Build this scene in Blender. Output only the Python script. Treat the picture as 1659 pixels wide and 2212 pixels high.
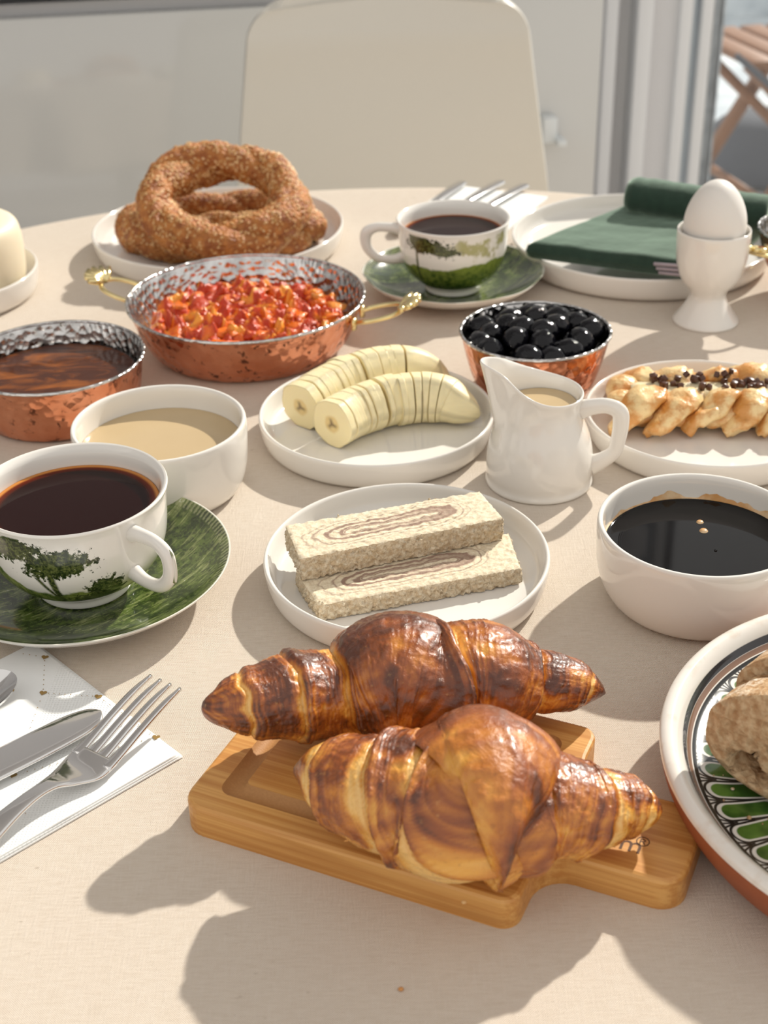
import bpy, bmesh, math, random
import numpy as np
from mathutils import Vector, Matrix

for _o in list(bpy.data.objects):
    bpy.data.objects.remove(_o, do_unlink=True)
scene = bpy.context.scene
COL = scene.collection
random.seed(7)
RNG = np.random.default_rng(11)

# ------------------------------------------------------------------ camera, sky, sun, exposure
TZ = 0.75                       # height of the laid table top
CAM_H = 0.41                    # camera height above the table
FPX, PITCH, ROLL = 2987.2, math.radians(30.357), math.radians(1.5)
cam_data = bpy.data.cameras.new('camera')
cam = bpy.data.objects.new('camera', cam_data)
COL.objects.link(cam)
cam.location = (0, 0, TZ + CAM_H)
cam.rotation_euler = (Matrix.Rotation(math.pi / 2 - PITCH, 3, 'X') @ Matrix.Rotation(-ROLL, 3, 'Z')).to_euler()
cam_data.sensor_fit = 'VERTICAL'
cam_data.sensor_height = 24.0
cam_data.lens = FPX / 2212 * 24.0
cam_data.clip_start = 0.02
cam_data.dof.use_dof = True
cam_data.dof.focus_distance = 0.67
cam_data.dof.aperture_fstop = cam_data.lens / 3.8
scene.camera = cam

world = bpy.data.worlds.new('world')
scene.world = world
world.use_nodes = True
_bg = world.node_tree.nodes['Background']
_bg.inputs['Color'].default_value = (1.0, 0.965, 0.92, 1)
_bg.inputs['Strength'].default_value = 0.76

SUN_AZ = (0.63, 0.776)          # horizontal direction towards the sun
SUN_EL = math.radians(35)
sun_data = bpy.data.lights.new('sun', 'SUN')
sun = bpy.data.objects.new('sun', sun_data)
COL.objects.link(sun)
_d = Vector((SUN_AZ[0] * math.cos(SUN_EL), SUN_AZ[1] * math.cos(SUN_EL), math.sin(SUN_EL)))
sun.rotation_euler = _d.to_track_quat('Z', 'Y').to_euler()
sun.location = (2.0, 2.6, 3.0)
sun_data.energy = 5.2
sun_data.angle = math.radians(1.2)
sun_data.color = (1.0, 0.92, 0.82)

scene.view_settings.view_transform = 'Standard'
scene.view_settings.look = 'None'
scene.view_settings.gamma = 1.0
scene.view_settings.use_curve_mapping = False
scene.view_settings.exposure = 0.14

# ------------------------------------------------------------------ helpers
def T(px, py, h=0.0):
    """Point of the place at height h above the table that the photograph shows at (px, py)."""
    X, Y = px - 829.5, py - 1106
    c, s = math.cos(ROLL), math.sin(ROLL)
    X, Y = X * c - Y * s, X * s + Y * c
    d = np.array([X / FPX, math.cos(PITCH) - Y / FPX * math.sin(PITCH), -math.sin(PITCH) - Y / FPX * math.cos(PITCH)])
    t = (h - CAM_H) / d[2]
    return np.array([0, 0, TZ + CAM_H]) + t * d

def px_at_depth(px, py, y):
    a = T(px, py, 0); o = np.array([0, 0, TZ + CAM_H]); d = a - o
    return o + d * (y / d[1])

_perm = RNG.permutation(256); _perm = np.concatenate([_perm, _perm, _perm])
_grad = RNG.normal(size=(256, 3)); _grad /= np.linalg.norm(_grad, axis=1)[:, None]
def noise(p):
    """Perlin noise, p (..., 3) -> (...)"""
    p = np.asarray(p, float); i = np.floor(p).astype(int); f = p - i
    u = f * f * f * (f * (f * 6 - 15) + 10); i = i & 255
    out = 0
    for dx in (0, 1):
        for dy in (0, 1):
            for dz in (0, 1):
                h = _perm[_perm[_perm[(i[..., 0] + dx) & 255] + ((i[..., 1] + dy) & 255)] + ((i[..., 2] + dz) & 255)]
                g = _grad[h]
                dot = g[..., 0] * (f[..., 0] - dx) + g[..., 1] * (f[..., 1] - dy) + g[..., 2] * (f[..., 2] - dz)
                w = (u[..., 0] if dx else 1 - u[..., 0]) * (u[..., 1] if dy else 1 - u[..., 1]) * (u[..., 2] if dz else 1 - u[..., 2])
                out = out + w * dot
    return out * 1.5
def fbm(p, o=4):
    p = np.asarray(p, float); s = 0; a = 1
    for k in range(o):
        s = s + a * noise(p * 2 ** k + 17.3 * k); a *= 0.5
    return s
def sstep(a, b, x):
    t = np.clip((x - a) / (b - a), 0, 1); return t * t * (3 - 2 * t)

def mesh(verts, faces, smooth=True, col=None):
    """verts (n,3), faces: (m,4) array or list of tuples"""
    me = bpy.data.meshes.new('mesh')
    if isinstance(faces, np.ndarray):
        v = np.asarray(verts, np.float32); m, k = faces.shape
        me.vertices.add(len(v)); me.vertices.foreach_set('co', v.ravel())
        me.loops.add(m * k); me.loops.foreach_set('vertex_index', faces.astype(np.int32).ravel())
        me.polygons.add(m); me.polygons.foreach_set('loop_start', (np.arange(m) * k).astype(np.int32))
        me.update(calc_edges=True)
    else:
        me.from_pydata([tuple(map(float, q)) for q in verts], [], [tuple(map(int, q)) for q in faces]); me.update()
    if smooth:
        me.polygons.foreach_set('use_smooth', np.ones(len(me.polygons), bool))
    if col is not None:
        a = me.color_attributes.new('Col', 'FLOAT_COLOR', 'POINT')
        c = np.ones((len(verts), 4), np.float32); c[:, :3] = col
        a.data.foreach_set('color', c.ravel())
    return me

def obj(name, me, mat, parent=None, loc=None, rot=None):
    o = bpy.data.objects.new(name, me); COL.objects.link(o); me.name = name
    if mat is not None:
        me.materials.clear(); me.materials.append(mat)
    if parent is not None: o.parent = parent
    if loc is not None: o.location = [float(q) for q in loc]
    if rot is not None: o.rotation_euler = rot
    return o
def thing(name, label, cat, loc=(0, 0, 0), rz=0.0, group=None, rot=None):
    o = bpy.data.objects.new(name, None); COL.objects.link(o)
    o.empty_display_size = 0.02
    o.location = [float(q) for q in loc]; o.rotation_euler = rot or (0, 0, rz)
    return tag(o, label, cat, group)
def tag(o, label, cat, group=None, kind=None):
    o['label'] = label; o['category'] = cat
    if group: o['group'] = group
    if kind: o['kind'] = kind
    return o
def struct(o): o['kind'] = 'structure'; return o

def grid_faces(nu, nv, cu=False, cv=False, flip=False):
    i = np.arange(nu if cu else nu - 1)[:, None]; j = np.arange(nv if cv else nv - 1)[None, :]
    a = i * nv + j; b = i * nv + (j + 1) % nv; c = ((i + 1) % nu) * nv + (j + 1) % nv; d = ((i + 1) % nu) * nv + j
    f = np.stack(np.broadcast_arrays(a, b, c, d), -1).reshape(-1, 4)
    return f[:, ::-1].copy() if flip else f
def grid(P, cu=False, cv=False, flip=False, col=None, smooth=True):
    nu, nv = P.shape[:2]
    return mesh(P.reshape(-1, 3), grid_faces(nu, nv, cu, cv, flip), smooth, None if col is None else np.asarray(col).reshape(-1, 3))

def soften(prof, it=2):
    p = [np.array(q, float) for q in prof]
    for _ in range(it):
        n = [p[0]]
        for a, b in zip(p[:-1], p[1:]):
            n += [a * .75 + b * .25, a * .25 + b * .75]
        n.append(p[-1]); p = n
    return np.array(p)
def lathe_pts(prof, n=96, it=2, fn=None):
    pr = soften(prof, it) if it else np.array(prof, float)
    pr[:, 0] = np.maximum(pr[:, 0], 1e-5)
    a = np.linspace(0, 2 * np.pi, n, endpoint=False)
    P = np.stack([pr[:, None, 0] * np.cos(a), pr[:, None, 0] * np.sin(a), np.broadcast_to(pr[:, None, 1], (len(pr), n))], -1)
    if fn is not None: P = fn(P, a, pr)
    return P
def lathe(prof, n=96, it=2, fn=None):
    return grid(lathe_pts(prof, n, it, fn), cv=True)

def spline(pts, n):
    """Catmull-Rom through the points, n samples (columns interpolated together)."""
    p = np.asarray(pts, float); m = len(p)
    ext = np.vstack([2 * p[0] - p[1], p, 2 * p[-1] - p[-2]])
    t = np.linspace(0, m - 1 - 1e-9, n); k = t.astype(int); f = (t - k)[:, None]
    a, b, c, d = ext[k], ext[k + 1], ext[k + 2], ext[k + 3]
    return .5 * ((2 * b) + (c - a) * f + (2 * a - 5 * b + 4 * c - d) * f ** 2 + (3 * b - a - 3 * c + d) * f ** 3)
def frames(C, closed=False, up=(0, 0, 1)):
    C = np.asarray(C, float)
    if closed: t = np.roll(C, -1, 0) - np.roll(C, 1, 0)
    else: t = np.gradient(C, axis=0)
    t /= np.linalg.norm(t, axis=1)[:, None] + 1e-12
    up = np.broadcast_to(np.array(up, float), C.shape)
    s = np.cross(t, up); s /= np.linalg.norm(s, axis=1)[:, None] + 1e-9
    u = np.cross(s, t)
    return t, s, u
def tube(C, ra, rb=None, n=12, closed=False, up=(0, 0, 1), cap=True, power=1.0):
    """Swept tube: half-widths ra (sideways) and rb (along up)."""
    C = np.asarray(C, float); m = len(C)
    ra = np.broadcast_to(np.asarray(ra, float), (m,)); rb = ra if rb is None else np.broadcast_to(np.asarray(rb, float), (m,))
    t, s, u = frames(C, closed, up)
    a = np.linspace(0, 2 * np.pi, n, endpoint=False)
    ca, sa = np.sign(np.cos(a)) * np.abs(np.cos(a)) ** power, np.sign(np.sin(a)) * np.abs(np.sin(a)) ** power
    P = C[:, None] + s[:, None] * (ra[:, None] * ca)[..., None] + u[:, None] * (rb[:, None] * sa)[..., None]
    if cap and not closed:
        P = np.concatenate([np.broadcast_to(C[:1, None], (1, n, 3)) * .999 + P[:1] * .001, P, np.broadcast_to(C[-1:, None], (1, n, 3)) * .999 + P[-1:] * .001])
    return grid(P, cu=closed, cv=True)

def join(meshes):
    """Several bpy meshes into one new mesh."""
    bm = bmesh.new()
    for me in meshes: bm.from_mesh(me)
    out = bpy.data.meshes.new('mesh'); bm.to_mesh(out); bm.free()
    out.polygons.foreach_set('use_smooth', np.ones(len(out.polygons), bool))
    return out
def prism(pts, z0, z1, bevel=0.0, seg=2, smooth=True):
    """Outline (x, y) extruded from z0 to z1 with bevelled edges."""
    bm = bmesh.new()
    lo = [bm.verts.new((x, y, z0)) for x, y in pts]; hi = [bm.verts.new((x, y, z1)) for x, y in pts]
    n = len(pts)
    bm.faces.new(hi); bm.faces.new(lo[::-1])
    for i in range(n): bm.faces.new((lo[i], lo[(i + 1) % n], hi[(i + 1) % n], hi[i]))
    bmesh.ops.recalc_face_normals(bm, faces=bm.faces)
    if bevel:
        es = [e for e in bm.edges if len(e.link_faces) == 2 and e.calc_face_angle(0) > 0.6]
        bmesh.ops.bevel(bm, geom=es, offset=bevel, segments=seg, profile=.5, affect='EDGES', clamp_overlap=True)
    me = bpy.data.meshes.new('mesh'); bm.to_mesh(me); bm.free()
    if smooth:
        for p in me.polygons: p.use_smooth = len(p.vertices) == 4 and p.area < 1e9
        me.polygons.foreach_set('use_smooth', np.ones(len(me.polygons), bool))
        try: me.set_sharp_from_angle(angle=math.radians(35))
        except Exception: pass
    return me
def box(sx, sy, sz, bevel=0.002, c=(0, 0, 0)):
    x, y, z = c
    return prism([(x - sx / 2, y - sy / 2), (x + sx / 2, y - sy / 2), (x + sx / 2, y + sy / 2), (x - sx / 2, y + sy / 2)], z - sz / 2, z + sz / 2, bevel)
def round_rect(w, h, r, n=6, cx=0, cy=0):
    out = []
    for (sx, sy, a0) in ((1, 1, 0), (-1, 1, 90), (-1, -1, 180), (1, -1, 270)):
        for k in range(n + 1):
            a = math.radians(a0 + 90 * k / n)
            out.append((cx + sx * (w / 2 - r) + r * math.cos(a), cy + sy * (h / 2 - r) + r * math.sin(a)))
    return out
def local(P, o):
    return np.asarray(P, float) - np.asarray(o, float)

# ------------------------------------------------------------------ materials
class E:
    """Arithmetic on node sockets."""
    def __init__(s, nt, v): s.nt, s.v = nt, v
    def _m(s, op, *a):
        n = s.nt.nodes.new('ShaderNodeMath'); n.operation = op
        for k, q in enumerate((s,) + a):
            q = q.v if isinstance(q, E) else q
            if isinstance(q, (int, float)): n.inputs[k].default_value = q
            else: s.nt.links.new(q, n.inputs[k])
        return E(s.nt, n.outputs[0])
    def __add__(s, o): return s._m('ADD', o)
    def __radd__(s, o): return s._m('ADD', o)
    def __sub__(s, o): return s._m('SUBTRACT', o)
    def __rsub__(s, o): return E(s.nt, float(o))._m('SUBTRACT', s)
    def __mul__(s, o): return s._m('MULTIPLY', o)
    def __rmul__(s, o): return s._m('MULTIPLY', o)
    def __truediv__(s, o): return s._m('DIVIDE', o)
    def __neg__(s): return s._m('MULTIPLY', -1.0)
    def min(s, o): return s._m('MINIMUM', o)
    def max(s, o): return s._m('MAXIMUM', o)
    def abs(s): return s._m('ABSOLUTE')
    def sin(s): return s._m('SINE')
    def cos(s): return s._m('COSINE')
    def sqrt(s): return s._m('SQRT')
    def atan2(s, o): return s._m('ARCTAN2', o)
    def fract(s): return s._m('FRACT')
    def step(s, a, b):
        n = s.nt.nodes.new('ShaderNodeMapRange'); n.interpolation_type = 'SMOOTHSTEP'
        s.nt.links.new(s.v, n.inputs['Value'])
        n.inputs['From Min'].default_value = min(a, b); n.inputs['From Max'].default_value = max(a, b)
        n.inputs['To Min'].default_value = 0 if a < b else 1; n.inputs['To Max'].default_value = 1 if a < b else 0
        return E(s.nt, n.outputs['Result'])

class Mat:
    def __init__(s, name, color=(.8, .8, .8), rough=.5, metal=0.0, **kw):
        s.m = bpy.data.materials.new(name); s.m.use_nodes = True
        s.nt = s.m.node_tree; s.b = s.nt.nodes['Principled BSDF']
        s.set('Base Color', (*color, 1)); s.set('Roughness', rough); s.set('Metallic', metal)
        for k, v in kw.items(): s.set(k.replace('_', ' '), v)
    def set(s, k, v):
        if isinstance(v, E): s.nt.links.new(v.v, s.b.inputs[k])
        elif isinstance(v, bpy.types.NodeSocket): s.nt.links.new(v, s.b.inputs[k])
        else: s.b.inputs[k].default_value = v
    def coords(s):
        t = s.nt.nodes.new('ShaderNodeTexCoord'); q = s.nt.nodes.new('ShaderNodeSeparateXYZ')
        s.nt.links.new(t.outputs['Object'], q.inputs[0])
        return [E(s.nt, q.outputs[k]) for k in range(3)]
    def vec(s, x, y, z):
        n = s.nt.nodes.new('ShaderNodeCombineXYZ')
        for k, q in enumerate((x, y, z)):
            if isinstance(q, E): s.nt.links.new(q.v, n.inputs[k])
            else: n.inputs[k].default_value = q
        return n.outputs[0]
    def objvec(s):
        t = s.nt.nodes.new('ShaderNodeTexCoord'); return t.outputs['Object']
    def noise(s, scale, detail=3, rough=.55, vec=None, dist=0.0):
        n = s.nt.nodes.new('ShaderNodeTexNoise'); n.inputs['Scale'].default_value = scale
        n.inputs['Detail'].default_value = detail; n.inputs['Roughness'].default_value = rough; n.inputs['Distortion'].default_value = dist
        s.nt.links.new(vec or s.objvec(), n.inputs['Vector'])
        return E(s.nt, n.outputs[0])
    def voro(s, scale, vec=None, feature='F1', out='Distance'):
        n = s.nt.nodes.new('ShaderNodeTexVoronoi'); n.feature = feature; n.inputs['Scale'].default_value = scale
        s.nt.links.new(vec or s.objvec(), n.inputs['Vector'])
        return E(s.nt, n.outputs[out])
    def mix(s, fac, a, b):
        n = s.nt.nodes.new('ShaderNodeMix'); n.data_type = 'RGBA'; n.clamp_factor = True
        for q, k in ((fac, 0), (a, 6), (b, 7)):
            if isinstance(q, E): s.nt.links.new(q.v, n.inputs[k])
            elif isinstance(q, bpy.types.NodeSocket): s.nt.links.new(q, n.inputs[k])
            elif isinstance(q, (int, float)): n.inputs[k].default_value = q
            else: n.inputs[k].default_value = (*q, 1)
        return n.outputs[2]
    def attr(s, name='Col'):
        n = s.nt.nodes.new('ShaderNodeAttribute'); n.attribute_name = name; return n.outputs['Color']
    def bump(s, h, strength=.3, dist=.001):
        n = s.nt.nodes.new('ShaderNodeBump'); n.inputs['Strength'].default_value = strength; n.inputs['Distance'].default_value = dist
        s.nt.links.new(h.v, n.inputs['Height']); s.nt.links.new(n.outputs[0], s.b.inputs['Normal'])
    def color(s, c): s.set('Base Color', c)

M = {}
def mk(name, *a, **k):
    x = Mat(name, *a, **k); M[name] = x.m; return x

x = mk('porcelain', (.80, .77, .72), .10, Coat_Weight=.4, Coat_Roughness=.04)
x = mk('egg_shell', (.77, .735, .69), .45, Subsurface_Weight=.15, Subsurface_Radius=(.01, .006, .004))
x = mk('steel', (.78, .77, .76), .09, 1.0)
x = mk('brass', (.80, .66, .34), .22, 1.0)
# linen with slubs and flecks
x = mk('linen', (.8, .74, .68), .85, Sheen_Weight=.15)
cx, cy, cz = x.coords()
slub = x.noise(1.0, 4, .7, x.vec(cx * 110, cy * 950, cz * 950))
slub2 = x.noise(1.0, 4, .7, x.vec(cx * 950, cy * 90, cz * 90))
fleck = x.noise(1.0, 2, .5, x.vec(cx * 160, cy * 420, cz * 300)).step(.70, .78) * x.noise(14, 2).step(.45, .62)
weave = (cx * (2 * math.pi / .00085)).sin() * (cy * (2 * math.pi / .00085)).sin()
broad = x.noise(9, 3)
c = x.mix(slub.step(.35, .75), (.84, .735, .615), (.75, .635, .51))
c = x.mix(slub2.step(.45, .75) * .6, c, (.86, .765, .66))
c = x.mix(broad.step(.4, .75) * .25, c, (.78, .64, .53))
c = x.mix(fleck * .7, c, (.30, .19, .10))
x.color(c); x.bump(weave * .9 + slub * 1.8 + slub2 * 1.8, .6, .0007)
# painted and plastic surfaces of the room
mk('cabinet_white', (.62, .625, .61), .12, Coat_Weight=.5, Coat_Roughness=.05)
mk('worktop_dark', (.05, .055, .06), .35)
mk('wall_paint', (.72, .72, .73), .7)
mk('floor_tile', (.50, .45, .40), .35)
mk('chair_plastic', (.66, .635, .57), .32)
mk('door_upvc', (.78, .80, .82), .22)
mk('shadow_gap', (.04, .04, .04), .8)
mk('hinge_plastic', (.74, .78, .80), .25)
x = mk('balcony_tile', (.60, .66, .70), .45); c = x.mix(x.noise(5, 4).step(.35, .7), (.46, .52, .57), (.74, .79, .82)); x.color(c)
x = mk('curtain_grey', (.50, .52, .54), .8); x.color(x.mix(x.noise(14, 3, .6, None, 1.5).step(.3, .7), (.34, .36, .38), (.62, .64, .66)))
x = mk('teak', (.35, .16, .06), .5); a, b, c_ = x.coords(); x.color(x.mix(x.noise(1, 3, .6, x.vec(a * 60, b * 60, c_ * 8)), (.15, .055, .018), (.28, .12, .045)))
mk('dark_fabric', (.09, .10, .12), .9)
mk('frame_metal', (.55, .62, .68), .3, .6)
# thin clear glass: light passes, faint reflections stay
gm = bpy.data.materials.new('window_glass'); gm.use_nodes = True; nt = gm.node_tree; nt.nodes.clear()
_o = nt.nodes.new('ShaderNodeOutputMaterial'); _t = nt.nodes.new('ShaderNodeBsdfTransparent'); _g = nt.nodes.new('ShaderNodeBsdfGlossy')
_x = nt.nodes.new('ShaderNodeMixShader'); _t.inputs[0].default_value = (.97, .985, .99, 1); _g.inputs['Roughness'].default_value = .02
_x.inputs[0].default_value = .06
nt.links.new(_t.outputs[0], _x.inputs[1]); nt.links.new(_g.outputs[0], _x.inputs[2]); nt.links.new(_x.outputs[0], _o.inputs[0])
M['window_glass'] = gm

# hammered copper and tin
x = mk('copper', (.80, .36, .22), .24, 1.0)
v = x.voro(150); spots = x.noise(150, 3, .6).step(.57, .64) * x.noise(60, 2).step(.38, .55)
c = x.mix(x.noise(40, 4).step(.3, .75), (.84, .40, .25), (.66, .25, .13)); c = x.mix(spots * .9, c, (.13, .05, .03)); x.color(c)
x.set('Roughness', spots * .35 + .17); x.bump(v, .55, .0016)
x = mk('tin', (.72, .71, .70), .16, 1.0); x.bump(x.voro(200), .75, .0018)
x.color(x.mix(x.noise(70, 3).step(.35, .75), (.74, .73, .72), (.42, .41, .40)))
# bamboo
x = mk('bamboo', (.6, .33, .12), .42); a, b, c_ = x.coords()
g1 = x.noise(1.0, 3, .6, x.vec(a * 6, b * 420, c_ * 420)); g2 = x.noise(1.0, 2, .5, x.vec(a * 14, b * 120, c_ * 160))
c = x.mix(g1.step(.35, .68), (.56, .25, .060), (.72, .39, .12)); c = x.mix(g2.step(.4, .75) * .55, c, (.44, .18, .040)); x.color(c); x.bump(g1, .12, .0004)
x = mk('bamboo_groove', (.42, .21, .07), .65); a, b, c_ = x.coords(); x.color(x.mix(x.noise(900, 2), (.40, .19, .06), (.54, .28, .10))); x.bump(x.noise(1100, 2), .3, .0004)
mk('burnt_print', (.10, .04, .015), .7)
# foods painted by their own structure
x = mk('croissant_crust', (.6, .3, .1), .34, Coat_Weight=.45, Coat_Roughness=.22, Subsurface_Weight=.05, Subsurface_Radius=(.006, .003, .001))
n1 = x.noise(330, 5, .62); n2 = x.noise(120, 4, .6, None, 1.0)
c = x.mix(n1.step(.40, .30) * .30, x.attr(), (.16, .045, .010)); c = x.mix(n1.step(.60, .75) * .30, c, (.82, .46, .14)); x.color(c)
x.bump(n1 * .7 + n2 * .8, .65, .0014); x.set('Roughness', x.noise(150, 3).step(.3, .7) * .3 + .22)
x = mk('simit_crust', (.42, .18, .06), .55); n = x.noise(120, 4); x.color(x.mix(n.step(.3, .7), (.30, .085, .016), (.56, .22, .05))); x.bump(x.voro(420) * -1.0 + n, .8, .002)
x = mk('sesame', (.62, .36, .14), .5); x.color(x.mix(x.noise(300, 1).step(.4, .65), (.55, .28, .085), (.80, .53, .26)))
x = mk('banana_flesh', (.84, .76, .52), .42, Subsurface_Weight=.25, Subsurface_Radius=(.010, .007, .003)); a, b, c_ = x.coords()
x.color(x.mix(1.0, (.8, .8, .8), x.attr())); x.bump(x.noise(420, 3), .25, .0006)
x = mk('halva_side', (.76, .65, .47), .85); n = x.noise(1, 4, .7, None, .5); n.v.node.inputs['Scale'].default_value = 380
x.color(x.mix(n.step(.35, .7), (.60, .46, .29), (.84, .75, .58))); x.bump(n, 1.0, .0022)
x = mk('halva_top', (.74, .65, .50), .8); a, b, c_ = x.coords()
wob = (x.noise(38, 3) - .5) * .0085
bb_ = (b + wob - a * .05).abs() * 1.15
aa_ = ((a + .002 + wob * 3.0).abs() - .026).max(0.0) * .62
dd = (aa_ * aa_ + bb_ * bb_).sqrt() + (x.noise(120, 3) - .5) * .0016
def ringl(r0, w0): return (dd - r0).abs().step(w0 + .0004, w0 - .0004)
skew = a.step(-.03, .05)
fac = ringl(.0030, .0008).max(ringl(.0068, .0011)).max(ringl(.0112, .0004) * .8).max(ringl(.0140, .0003) * .6).max((dd - .0048).abs().step(.0042, .0022) * skew).max(ringl(.0016, .0004))
gr = x.noise(700, 3)
c = x.mix(gr.step(.3, .7), (.66, .55, .38), (.80, .71, .54)); c = x.mix(fac * .85, c, (.25, .14, .105)); x.color(c); x.bump(gr, .5, .0006)
x = mk('crumb', (.55, .38, .22), .9); n = x.voro(190); n2 = x.noise(260, 3)
x.color(x.mix(n2.step(.3, .7), (.42, .25, .12), (.64, .47, .28))); x.bump(n * 1.0 + n2 * .6, .9, .003)
x = mk('bread_crust', (.50, .30, .15), .85); n = x.noise(500, 4, .65); fl = x.noise(70, 3)
c = x.mix(n.step(.35, .65), (.44, .24, .10), (.66, .45, .25)); c = x.mix(fl.step(.46, .7) * n.step(.40, .58), c, (.85, .76, .63)); x.color(c); x.bump(n, .8, .0016)
x = mk('pastry', (.70, .42, .16), .36, Coat_Weight=.3, Coat_Roughness=.2, Subsurface_Weight=.1, Subsurface_Radius=(.008, .004, .002)); n = x.noise(60, 4, .6); n2 = x.noise(260, 4)
c = x.mix(n.step(.40, .60), (.84, .62, .31), (.64, .29, .07)); c = x.mix(n2.step(.55, .75) * .5, c, (.46, .17, .035)); x.color(c); x.bump(n2 + n, .5, .0016)
mk('chocolate', (.085, .032, .017), .32)
mk('pastry_cream', (.82, .72, .48), .25)
x = mk('menemen', (.7, .2, .05), .30, Coat_Weight=.15, Coat_Roughness=.10, Specular_IOR_Level=.35, Subsurface_Weight=.0, Subsurface_Radius=(.006, .002, .001)); x.color(x.attr()); x.bump(x.noise(260, 4, .6), .6, .0022)
x = mk('olive_skin', (.003, .003, .005), .07, Specular_IOR_Level=.34); x.bump(x.noise(300, 2), .45, .0014)
x = mk('tahini', (.52, .38, .21), .16, Coat_Weight=.3); x.color(x.mix(x.noise(30, 2), (.50, .37, .20), (.56, .42, .245)))
x = mk('honey', (.13, .035, .006), .10, Specular_IOR_Level=.28); a, b, c_ = x.coords()
n = x.noise(1, 4, .6, x.vec(a * 22, b * 60, 0), 1.0); x.color(x.mix(n.step(.42, .72), (.055, .012, .003), (.30, .085, .010))); x.bump(n, .25, .0012)
mk('molasses', (.004, .003, .003), .04, Specular_IOR_Level=.3)
x = mk('molasses_film', (.40, .17, .04), .3); x.color(x.mix(x.noise(80, 3).step(.35, .65), (.55, .27, .08), (.74, .55, .34)))
def liquid_tea(name, R):
    x = mk(name, (.05, .006, .003), .04, IOR=1.33, Specular_IOR_Level=.32); a, b, c_ = x.coords(); r = (a * a + b * b).sqrt() / R
    c = x.mix(r.step(.86, .98), (.012, .0012, .0009), (.13, .016, .003)); c = x.mix(r.step(.955, 1.0), c, (.55, .22, .05)); x.color(c)
liquid_tea('black_tea', .0436); liquid_tea('black_tea_far', .0395)
mk('butter', (.86, .70, .30), .4, Subsurface_Weight=.2, Subsurface_Radius=(.008, .006, .002))
x = mk('cheese', (.84, .74, .55), .5, Subsurface_Weight=.15, Subsurface_Radius=(.01, .007, .004)); x.bump(x.noise(120, 3), .2, .001)
# textiles and paper
x = mk('green_velvet', (.035, .085, .05), .9, Sheen_Weight=.8, Sheen_Roughness=.45, Sheen_Tint=(.70, .95, .76, 1)); n = x.noise(160, 3); x.color(x.mix(n, (.006, .020, .012), (.018, .048, .030))); x.bump(n, .4, .0012)
mk('lace', (.42, .36, .40), .9)
x = mk('paper', (.86, .87, .86), .9); a, b, c_ = x.coords()
emb = ((a * (2 * math.pi / .0021)).sin() * (b * (2 * math.pi / .0021)).sin()).step(.35, .8) * (((a + b) * 62).sin()).step(-.1, .3); x.bump(emb * -1.0, .6, .0006)
mk('gold_print', (.42, .27, .09), .4, .5)
# terracotta plate
x = mk('terracotta', (.33, .085, .030), .6); n = x.noise(60, 4); x.color(x.mix(n, (.24, .055, .018), (.42, .13, .05))); x.bump(x.noise(300, 3), .15, .0006)
x = mk('glaze_leaves', (.8, .76, .7), .12, Coat_Weight=.5, Coat_Roughness=.03); a, b, c_ = x.coords()
NP = 46
r = (a * a + b * b).sqrt(); th = b.atan2(a) * (NP / (2 * math.pi)) + x.noise(26, 1) * .22
uu = (th.fract() - .5).abs(); wdt = r * (2 * math.pi / NP)
uw = uu * wdt                                  # distance from the petal's centre line
def capsule(r0, r1, hw):                       # signed distance of a long petal
    q = ((r - (r0 + r1) / 2).abs() - (r1 - r0) / 2).max(0.0)
    return (q * q + uw * uw).sqrt() - hw
white, black, green = (.80, .76, .70), (.012, .012, .012), (.05, .13, .018)
gn = x.noise(55, 3); c = x.mix(gn.step(.35, .65), (.030, .085, .012), (.11, .22, .035))
petal = capsule(.0770, .0925, .0039); rim_p = capsule(.070, .0935, .0054)
col = x.mix(petal.step(-.0003, .0003), c, white)
line = (rim_p.abs()).step(.0008, .0004)
col = x.mix(line, col, black)
side = ((uu - .5).abs() * wdt).step(.0007, .0003) * r.step(.074, .075)
col = x.mix(side * r.step(.092, .093) * r.step(.100, .099), col, black)
fork_l = ((uu - .5).abs() * wdt - (r - .0940) * .42).abs().step(.0008, .0003) * r.step(.0940, .0945) * r.step(.1005, .0998)
col = x.mix(fork_l, col, black)
col = x.mix((r - .1003).abs().step(.0011, .0007), col, black)
col = x.mix((r - .0715).abs().step(.0014, .0009), col, black)
col = x.mix((r - .0685).abs().step(.0012, .0008), col, (.30, .17, .09))
col = x.mix((r - .1026).abs().step(.0011, .0008), col, (.24, .13, .08))
col = x.mix((r - .1046).abs().step(.0011, .0008), col, (.02, .018, .022))
col = x.mix((r - .1125).abs().step(.0050, .0030) * x.noise(120, 3).step(.5, .75) * .25, col, (.55, .36, .22)); x.color(col)

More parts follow.
